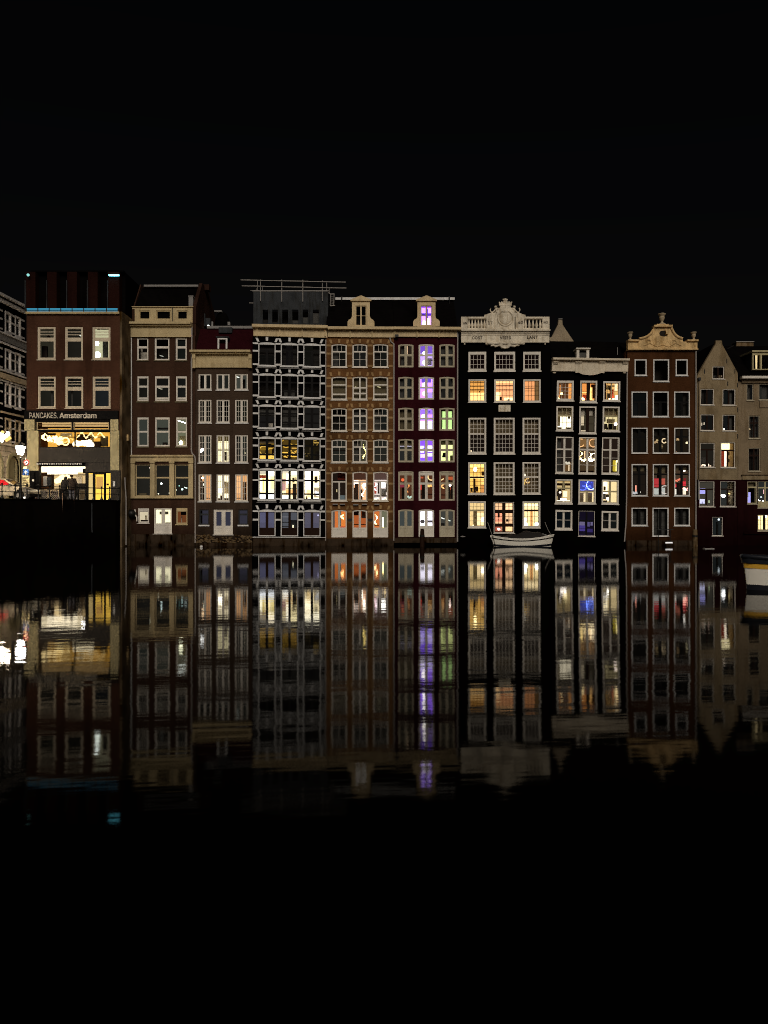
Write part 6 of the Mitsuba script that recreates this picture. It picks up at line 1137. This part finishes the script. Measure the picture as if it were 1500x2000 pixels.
# parked car
plain('car_paint', (.42, .36, .27), .3, .5); plain('red_reflection_paint', (.62, .02, .03), .3, .5); plain('tyre', (.015, .015, .015), .8); plain('dark_glass', (.02, .02, .022), .1, .6)
CX, CY = at(57.5, 0, 51.4)[0], 51.4           # front bumper, near side
ck = thing('parked_car', 'pale parked car with a red reflection painted on its side windows behind the railing at the left edge', 'car')
def cz(h): return GZ + h
def carext(pts, y0, y1): return ext(sg.Polygon([(CX + x, cz(z)) for x, z in pts]), CY + y0, CY + y1)
low_ = [(-.02, .30), (0, .48), (-.06, .62), (-.18, .72), (-.75, .86), (-1.02, .93), (-3.6, .98), (-4.15, .92), (-4.22, .6), (-4.18, .3)]
wheel_holes = so.unary_union([sg.Point(CX + x, cz(.31)).buffer(.37, 12) for x in (-.72, -3.35)])
put('body', [ext(sg.Polygon([(CX + x, cz(z)) for x, z in low_]).buffer(-.04).buffer(.04).difference(wheel_holes), CY + y0, CY + y1) for y0, y1 in ((.0, .28), (1.42, 1.70))] + [carext(low_, .281, 1.419)], 'car_paint', ck)
top_ = [(-.98, .935), (-1.75, 1.42), (-2.1, 1.47), (-3.4, 1.45), (-4.0, .97)]
tp = sg.Polygon([(CX + x, cz(z)) for x, z in top_]).buffer(-.05).buffer(.05)
wn = [sg.Polygon([(CX + x, cz(z)) for x, z in q]) for q in ([(-1.28, .98), (-1.80, 1.36), (-2.42, 1.38), (-2.42, .99)], [(-2.5, .99), (-2.5, 1.38), (-3.3, 1.37), (-3.7, 1.0)])]
put('cabin', [ext(tp.difference(so.unary_union(wn)), CY + .12, CY + .20), ext(tp.difference(so.unary_union(wn)), CY + 1.50, CY + 1.58), carext([(-1.72, 1.41), (-2.1, 1.466), (-3.4, 1.446), (-3.4, 1.40), (-2.1, 1.42)], .201, 1.499)], 'car_paint', ck)
for q in wn: put('side_window', ext(q, CY + .14, CY + .17), 'red_reflection_paint', ck); put('side_window', ext(q, CY + 1.53, CY + 1.56), 'dark_glass', ck)  # near windows painted red for the red light they reflect
put('windscreen', [trimesh.Trimesh([(CX - 1.0, CY + .2, cz(.95)), (CX - 1.0, CY + 1.5, cz(.95)), (CX - 1.74, CY + 1.5, cz(1.42)), (CX - 1.74, CY + .2, cz(1.42))], [(0, 1, 2), (0, 2, 3)], process=False)], 'dark_glass', ck)
for y in (0.02, 1.48):
    for x in (-.72, -3.35):
        wk_ = numbered(ck + '__wheel')
        rot = trimesh.transformations.rotation_matrix(-math.pi / 2, (1, 0, 0))
        put('tyre', lathe([(.19, 0), (.30, 0), (.315, .03), (.315, .17), (.30, .2), (.19, .2)], 0, 0, 0, 20).apply_transform(rot).apply_translation((CX + x, CY + y, cz(.315))), 'tyre', wk_, smooth=40)
        put('rim', lathe([(.001, .05), (.05, .03), (.19, .04), (.19, .16), (.001, .16)], 0, 0, 0, 14).apply_transform(rot).apply_translation((CX + x, CY + y, cz(.315))), 'grey_metal', wk_)
put('headlight', ball((CX - .13, CY + .08, cz(.62)), (.13, .09, .07), 2), 'sign_white', ck, smooth=True); put('headlight', ball((CX - .13, CY + 1.62, cz(.62)), (.13, .09, .07), 2), 'sign_white', ck, smooth=True)
put('fog_light', ball((CX - .30, CY - .0, cz(.16)), (.14, .05, .06), 2), 'lamp_body', ck, emit=(1.6, 1.5, 1.3)); put('mirror', [ball((CX - 1.28, CY - .06, cz(1.02)), (.10, .09, .07), 2)], 'tyre', ck); put('bumper', carext([(.03, .22), (.04, .42), (-.3, .42), (-.3, .22)], -.015, 1.715), 'tyre', ck)

# ------------------------------------------------------------------ two people
def union_bones(bones, res=.035, smooth=6):
    ms = []
    for a, ra, b, rb in bones:
        S = lambda c, r: manifold3d.Manifold.sphere(r, 14).translate([float(x) for x in c])
        ms.append(manifold3d.Manifold.batch_hull([S(a, ra), S(b, rb)]))
    m = manifold3d.Manifold.batch_boolean(ms, manifold3d.OpType.Add).refine_to_length(res).to_mesh()
    t = trimesh.Trimesh(np.array(m.vert_properties)[:, :3], np.array(m.tri_verts))
    if smooth: trimesh.smoothing.filter_taubin(t, iterations=smooth)
    return t
plain('skin', (.30, .18, .12), .6); plain('coat_black', (.016, .014, .014), .8); plain('coat_brown', (.030, .022, .018), .8); plain('jeans', (.085, .085, .10), .9); plain('trousers_black', (.014, .013, .013), .9); plain('hair_dark', (.02, .013, .009), .7)
def person(px, Y, height, heading, lean, turn, jacket, trousers, label, arm, hood=False):
    k = height / 1.75; X = at(px, 0, Y)[0]; a = math.radians(heading); ca, sa = math.cos(a), math.sin(a)
    def J(x, y, z):
        if z > .92: y = y + lean * (z - .92)
        x, y, z = x * k, y * k, z * k
        return np.array([X + x * ca - y * sa, Y + x * sa + y * ca, GZ + z])
    K = thing('person', label, 'person')
    sh, el, wr, hd = {}, {}, {}, {}
    for sd in (-1, 1):
        sh[sd] = J(sd * .18, 0, 1.42)
        e, w = arm[sd]
        el[sd] = J(sd * e[0], e[1], e[2]); wr[sd] = J(sd * w[0], w[1], w[2])
    hips = {sd: J(sd * .09, 0, .92) for sd in (-1, 1)}; kn = {sd: J(sd * .11, .04, .5) for sd in (-1, 1)}; an = {sd: J(sd * .12, .0 + .05 * sd, .08) for sd in (-1, 1)}; toe = {sd: J(sd * .14, .17 + .05 * sd, .04) for sd in (-1, 1)}
    nk, hc = J(0, .02, 1.48), J(turn * .02, .04, 1.635)
    B = [(J(0, 0, .96), .13 * k, J(0, 0, 1.32), .135 * k), (J(0, 0, 1.32), .13 * k, nk, .055 * k), (nk, .05 * k, hc, .075 * k), (hc, .092 * k, hc + np.array([0, 0, .035 * k]), .09 * k)]
    B += [(hc + np.array([-sa * .07, ca * .07, -.05]) * k, .05 * k, hc + np.array([-sa * .095, ca * .095, -.015]) * k, .017 * k)]          # jaw and nose
    for sd in (-1, 1):
        B += [(hc + np.array([ca * sd * .088, sa * sd * .088, -.01]) * k, .02 * k, hc + np.array([ca * sd * .092, sa * sd * .092, .02]) * k, .018 * k)]   # ear
        B += [(sh[sd], .05 * k, el[sd], .04 * k), (el[sd], .04 * k, wr[sd], .028 * k), (hips[sd], .085 * k, kn[sd], .055 * k), (kn[sd], .052 * k, an[sd], .036 * k), (an[sd], .038 * k, toe[sd], .03 * k), (J(sd * .05, 0, 1.4), .07 * k, sh[sd], .055 * k)]
        f = (wr[sd] - el[sd]); f /= np.linalg.norm(f); side = np.cross(f, [0, 0, 1.0]); side /= np.linalg.norm(side) + 1e-9; nn = np.cross(side, f)
        palm = wr[sd] + f * .075 * k
        B += [(wr[sd], .026 * k, palm, .03 * k)]
        for q, ln in ((-.03, .055), (-.01, .068), (.01, .063), (.029, .05)):
            r0 = palm + side * q * k; r1 = r0 + (f * ln * .6 - nn * .006) * k; r2 = r1 + (f * .5 - nn * .5) * ln * .6 * k
            B += [(r0, .0095 * k, r1, .009 * k), (r1, .009 * k, r2, .0078 * k)]
        th = wr[sd] + f * .03 * k + side * -.03 * k
        B += [(th, .011 * k, th + (f * .045 - side * .03) * k, .009 * k)]
    put('body', union_bones(B, .03, 3), 'skin', K, smooth=True)
    Jk = [(J(-.06, 0, .84), .185 * k, J(-.06, -.0, 1.15), .19 * k), (J(.06, 0, .84), .185 * k, J(.06, -.0, 1.15), .19 * k), (J(0, 0, 1.15), .20 * k, J(0, -.01, 1.36), .18 * k), (J(-.15, -.01, 1.38), .11 * k, J(.15, -.01, 1.38), .11 * k), (nk, .085 * k, J(0, 0, 1.4), .11 * k)]
    for sd in (-1, 1): Jk += [(sh[sd], .10 * k, el[sd], .085 * k), (el[sd], .085 * k, wr[sd], .058 * k)]
    put('jacket', union_bones(Jk, .04, 6), jacket, K, smooth=True)
    Tr = [(J(-.07, 0, .92), .13 * k, J(.07, 0, .92), .13 * k)]
    for sd in (-1, 1): Tr += [(hips[sd], .11 * k, kn[sd], .078 * k), (kn[sd], .078 * k, an[sd], .06 * k)]
    put('trousers', union_bones(Tr, .04, 6), trousers, K, smooth=True)
    for sd in (-1, 1): put('shoe', union_bones([(an[sd] + [0, 0, -.02], .05 * k, toe[sd], .042 * k)], .03, 3), 'tyre', K, smooth=True)
    if hood: put('hood', union_bones([(hc + np.array([sa, -ca, 0]) * .02, .115 * k, hc + np.array([sa * .05, -ca * .05, -.02]), .11 * k), (nk, .1 * k, hc, .1 * k)], .03, 4), jacket, K, smooth=True)
    else: put('hair', union_bones([(hc + np.array([sa * .02, -ca * .02, .035]), .098 * k, hc + np.array([sa * .04, -ca * .04, 0]), .09 * k)], .03, 4), 'hair_dark', K, smooth=True)
person(124.5, 53.0, 1.66, -20, .22, 1, 'coat_black', 'trousers_black', 'hunched person in a black hooded coat standing on the left of the pair', {-1: ((.27, .06, 1.14), (.16, .24, 1.02)), 1: ((.30, .05, 1.16), (.20, .22, 1.05))}, hood=True)
person(140.5, 53.1, 1.78, 24, .16, -1, 'coat_brown', 'jeans', 'taller person in dark jacket and grey jeans leaning towards the hooded one', {-1: ((.30, .10, 1.18), (.24, .32, 1.12)), 1: ((.27, -.02, 1.12), (.22, .14, .92))})

# pipes and lamp on the flank of the shop house
k = 'shop_house'
put('drainpipe', tube([(-18.72, 55.9, .1), (-18.72, 55.9, 3.4), (-18.72, 55.6, 5.0)], .05), 'pipe_metal', k, smooth=50)
put('wall_lamp', box(-18.82, -18.66, 56.2, 56.4, CAMZ + 139 / F * 56.3, CAMZ + 151 / F * 56.3), 'golden_stone', k)

# ================================================================== boats
def hull_grid(L, B, Lw, plan, sheer, keel, h0, h1, n=30, m=7, out=0.0, prof=.6):
    """Both sides of a hull between the height shares h0 and h1 as one strip mesh."""
    ts = 0.5 - 0.5 * np.cos(np.linspace(0, math.pi, n)); hs = np.linspace(h0, h1, m)
    V, Fc = [], []
    for sd in (-1, 1):
        base = len(V)
        for t in ts:
            for h in hs:
                x = (t - .5) * (Lw + (L - Lw) * h) + (out if t > .98 else -out if t < .02 else 0)
                y = sd * (B / 2 * plan(t) * (prof + (1 - prof) * max(h, 0) ** .55) + (out if 0.01 < t < .99 else 0))
                V.append((x, y, keel + h * (sheer(t) - keel)))
        for i in range(n - 1):
            for j in range(m - 1):
                a, b, c, d = base + i * m + j, base + (i + 1) * m + j, base + (i + 1) * m + j + 1, base + i * m + j + 1
                Fc += [(a, b, c), (a, c, d)] if sd < 0 else [(a, c, b), (a, d, c)]
    return trimesh.Trimesh(np.array(V), Fc, process=False)
def rim_line(L, B, plan, sheer, dz=0.0, inset=0.0, n=40):
    ts = 0.5 - 0.5 * np.cos(np.linspace(0, math.pi, n)); f = (L - 2 * inset) / L
    P1 = [((t - .5) * L * f, -max(B / 2 * plan(t) - inset, 0), sheer(t) + dz) for t in ts]
    P2 = [((t - .5) * L * f, max(B / 2 * plan(t) - inset, 0), sheer(t) + dz) for t in ts[::-1]]
    return P1 + P2[1:]
def place(m, x, y, yaw=0.0):
    if isinstance(m, (list, tuple)): m = trimesh.util.concatenate(list(m))
    m = m.copy(); m.apply_transform(trimesh.transformations.rotation_matrix(math.radians(yaw), (0, 0, 1))); m.apply_translation((x, y, 0)); return m
plain('boat_white', (.74, .70, .62), .35, .4); plain('navy', (.010, .011, .016), .4, .4); plain('boat_yellow', (.62, .34, .04), .4, .4); plain('tarp', (.020, .018, .017), .7); plain('boat_grey', (.28, .275, .265), .7)
L, B = 4.62, 1.55
plan1 = lambda t: (1 - abs((t - .45) / .55) ** 2.6) ** .8 if t > .45 else (1 - .45 * ((.45 - t) / .45) ** 2.2) if t > .02 else .35
sheer1 = lambda t: .56 + .30 * max(0, (t - .45) / .55) ** 1.7 + .24 * max(0, (.45 - t) / .45) ** 1.8
BX, BY = (1020.5 - 750) / F * 56.0, 56.05
bt1 = thing('moored_sloop', 'white open sloop under a dark cover moored at the black house', 'boat')
g = dict(L=L, B=B, Lw=4.0, plan=plan1, sheer=sheer1, keel=-.3)
put('hull', place(hull_grid(h0=0, h1=.86, **g), BX, BY), 'boat_white', bt1, smooth=40)
put('rub_strake', place(hull_grid(h0=.80, h1=.875, m=3, out=.03, **g), BX, BY), 'tarp', bt1, smooth=40)
put('gunwale', place([hull_grid(h0=.875, h1=1.0, m=3, out=.01, **g), tube(rim_line(L, B, plan1, sheer1), .03, 6)], BX, BY), 'boat_white', bt1, smooth=40)
put('boot_stripe', place(hull_grid(h0=.30, h1=.44, m=3, out=.012, **g), BX, BY), 'navy', bt1, smooth=40)
ts = np.linspace(.03, .86, 22); V, Fc = [], []
for t in ts:
    for j in range(9):
        w = -1 + j / 4
        hump = (1 - w * w) ** .6 * (.16 + .38 * math.exp(-((t - .58) / .22) ** 2) + .06 * math.sin(t * 26) * (1 - abs(w)))
        V.append(((t - .5) * L, w * B / 2 * plan1(t) * .97, sheer1(t) - .02 + hump * min(1, (t - .02) * 9, (.90 - t) * 8)))
for i in range(21):
    for j in range(8): a, b = i * 9 + j, (i + 1) * 9 + j; Fc += [(a, b, b + 1), (a, b + 1, a + 1)]
put('cover', place(trimesh.Trimesh(np.array(V), Fc, process=False), BX, BY), 'tarp', bt1, smooth=True)
put('bow_grip', place([tube([(L * .27, -.3, sheer1(.8) + .1), (L * .31, -.3, sheer1(.82) + .22), (L * .35, -.2, sheer1(.86) + .1)], .02), ball((L * .33, 0, sheer1(.86) + .04), (.3, .25, .1), 2)], BX, BY), 'boat_grey', bt1)
put('mooring_rope', place([tube([(-L * .47, .2, sheer1(0)), (-L * .5, .7, 1.4), (-L * .515, 1.1, 1.75)], .018)], BX, BY), 'grey_metal', bt1); put('mooring_rope', place([tube([(L * .46, .1, sheer1(.95)), (L * .43, .6, 1.2), (L * .405, 1.1, 1.75)], .018)], BX, BY), 'grey_metal', bt1)

L, B = 8.0, 3.2
plan2 = lambda t: (1 - ((.42 - t) / .42) ** 1.75) ** .80 if t < .42 else (1 - .25 * ((t - .42) / .58) ** 2)
sheer2 = lambda t: .90 + .18 * max(0, (.42 - t) / .42) ** 1.4
BX, BY, YW = 15.45, 25.75, 14
bt2 = thing('open_sloop', 'white open sloop with navy rim and yellow stripe, near the right edge', 'boat')
g = dict(L=L, B=B, Lw=7.6, prof=.84, plan=plan2, sheer=sheer2, keel=-.45)
put('hull', place(hull_grid(h0=0, h1=.76, **g), BX, BY, YW), 'boat_white', bt2, smooth=40)
put('boot_stripe', place(hull_grid(h0=.26, h1=.41, m=4, out=.012, **g), BX, BY, YW), 'navy', bt2, smooth=40)
put('yellow_stripe', place(hull_grid(h0=.755, h1=.865, m=3, out=.02, **g), BX, BY, YW), 'boat_yellow', bt2, smooth=40)
put('navy_rim', place([hull_grid(h0=.862, h1=1.0, m=4, out=.06, **g), tube(rim_line(L, B, plan2, sheer2, .0, -.02), .075, 8), tube(rim_line(L, B, plan2, sheer2, .0, .08), .07, 8), tube(rim_line(L, B, plan2, sheer2, -.02, .16), .06, 8)], BX, BY, YW), 'navy', bt2, smooth=50)
inner = [p for p in rim_line(L, B, plan2, sheer2, 0, .20)]
V = []; n = len(inner)
for p in inner: V.append(p)
for p in inner: V.append((p[0] * .97, p[1] * .93, .16))
Fc = [(i, i + 1, n + i + 1) for i in range(n - 1)] + [(i, n + i + 1, n + i) for i in range(n - 1)]
V.append((0, 0, .16)); Fc += [(2 * n, n + i, n + i + 1) for i in range(n - 1)]
put('interior', place(trimesh.Trimesh(np.array(V), Fc, process=False), BX, BY, YW), 'boat_grey', bt2)
put('thwart', place([box(-2.0, -1.6, -1.38, 1.38, .46, .5), box(-3.1, -2.5, -.75, .75, .34, .38)], BX, BY, YW), 'boat_grey', bt2); put('locker', place(box(-2.9, -2.2, .2, .8, .17, .6), BX, BY, YW), 'zinc', bt2)
t_ = .13; put('cleat', place([tube([((t_ - .5) * L, -B / 2 * plan2(t_) - .07, sheer2(t_) - .05), ((t_ - .5) * L, -B / 2 * plan2(t_) - .1, sheer2(t_) - .17)], .03)], BX, BY, YW), 'grey_metal', bt2)
put('hull_badge', place([box((.14 - .5) * L, (.14 - .5) * L + .12, -B / 2 * plan2(.15) * .97, -B / 2 * plan2(.15) * .90, .42, .455)], BX, BY, YW), 'silhouette', bt2)

# small floating things
b_ = at(393.4, 1068.6, 54.2); bu = thing('buoy', 'small white round float on the water before the low brown house', 'buoy')
put('float', ball((b_[0], 54.2, .05), (.11, .11, .10), 2), 'white_stone', bu, smooth=True); put('eye', ring((b_[0], 54.2, .16), .035, .01), 'black_metal', bu)
p_ = at(1384, 1072, 52.0); pk = thing('floating_plank', 'pale plank floating by the plum ground floor of the gabled house', 'plank')
put('board', place(box(-.36, .36, -.12, .12, .005, .05), p_[0], 52.0, 12), 'boat_grey', pk); put('batten', place([box(-.3, -.24, -.13, .13, .051, .07), box(.24, .3, -.13, .13, .051, .07)], p_[0], 52.0, 12), 'boat_grey', pk)
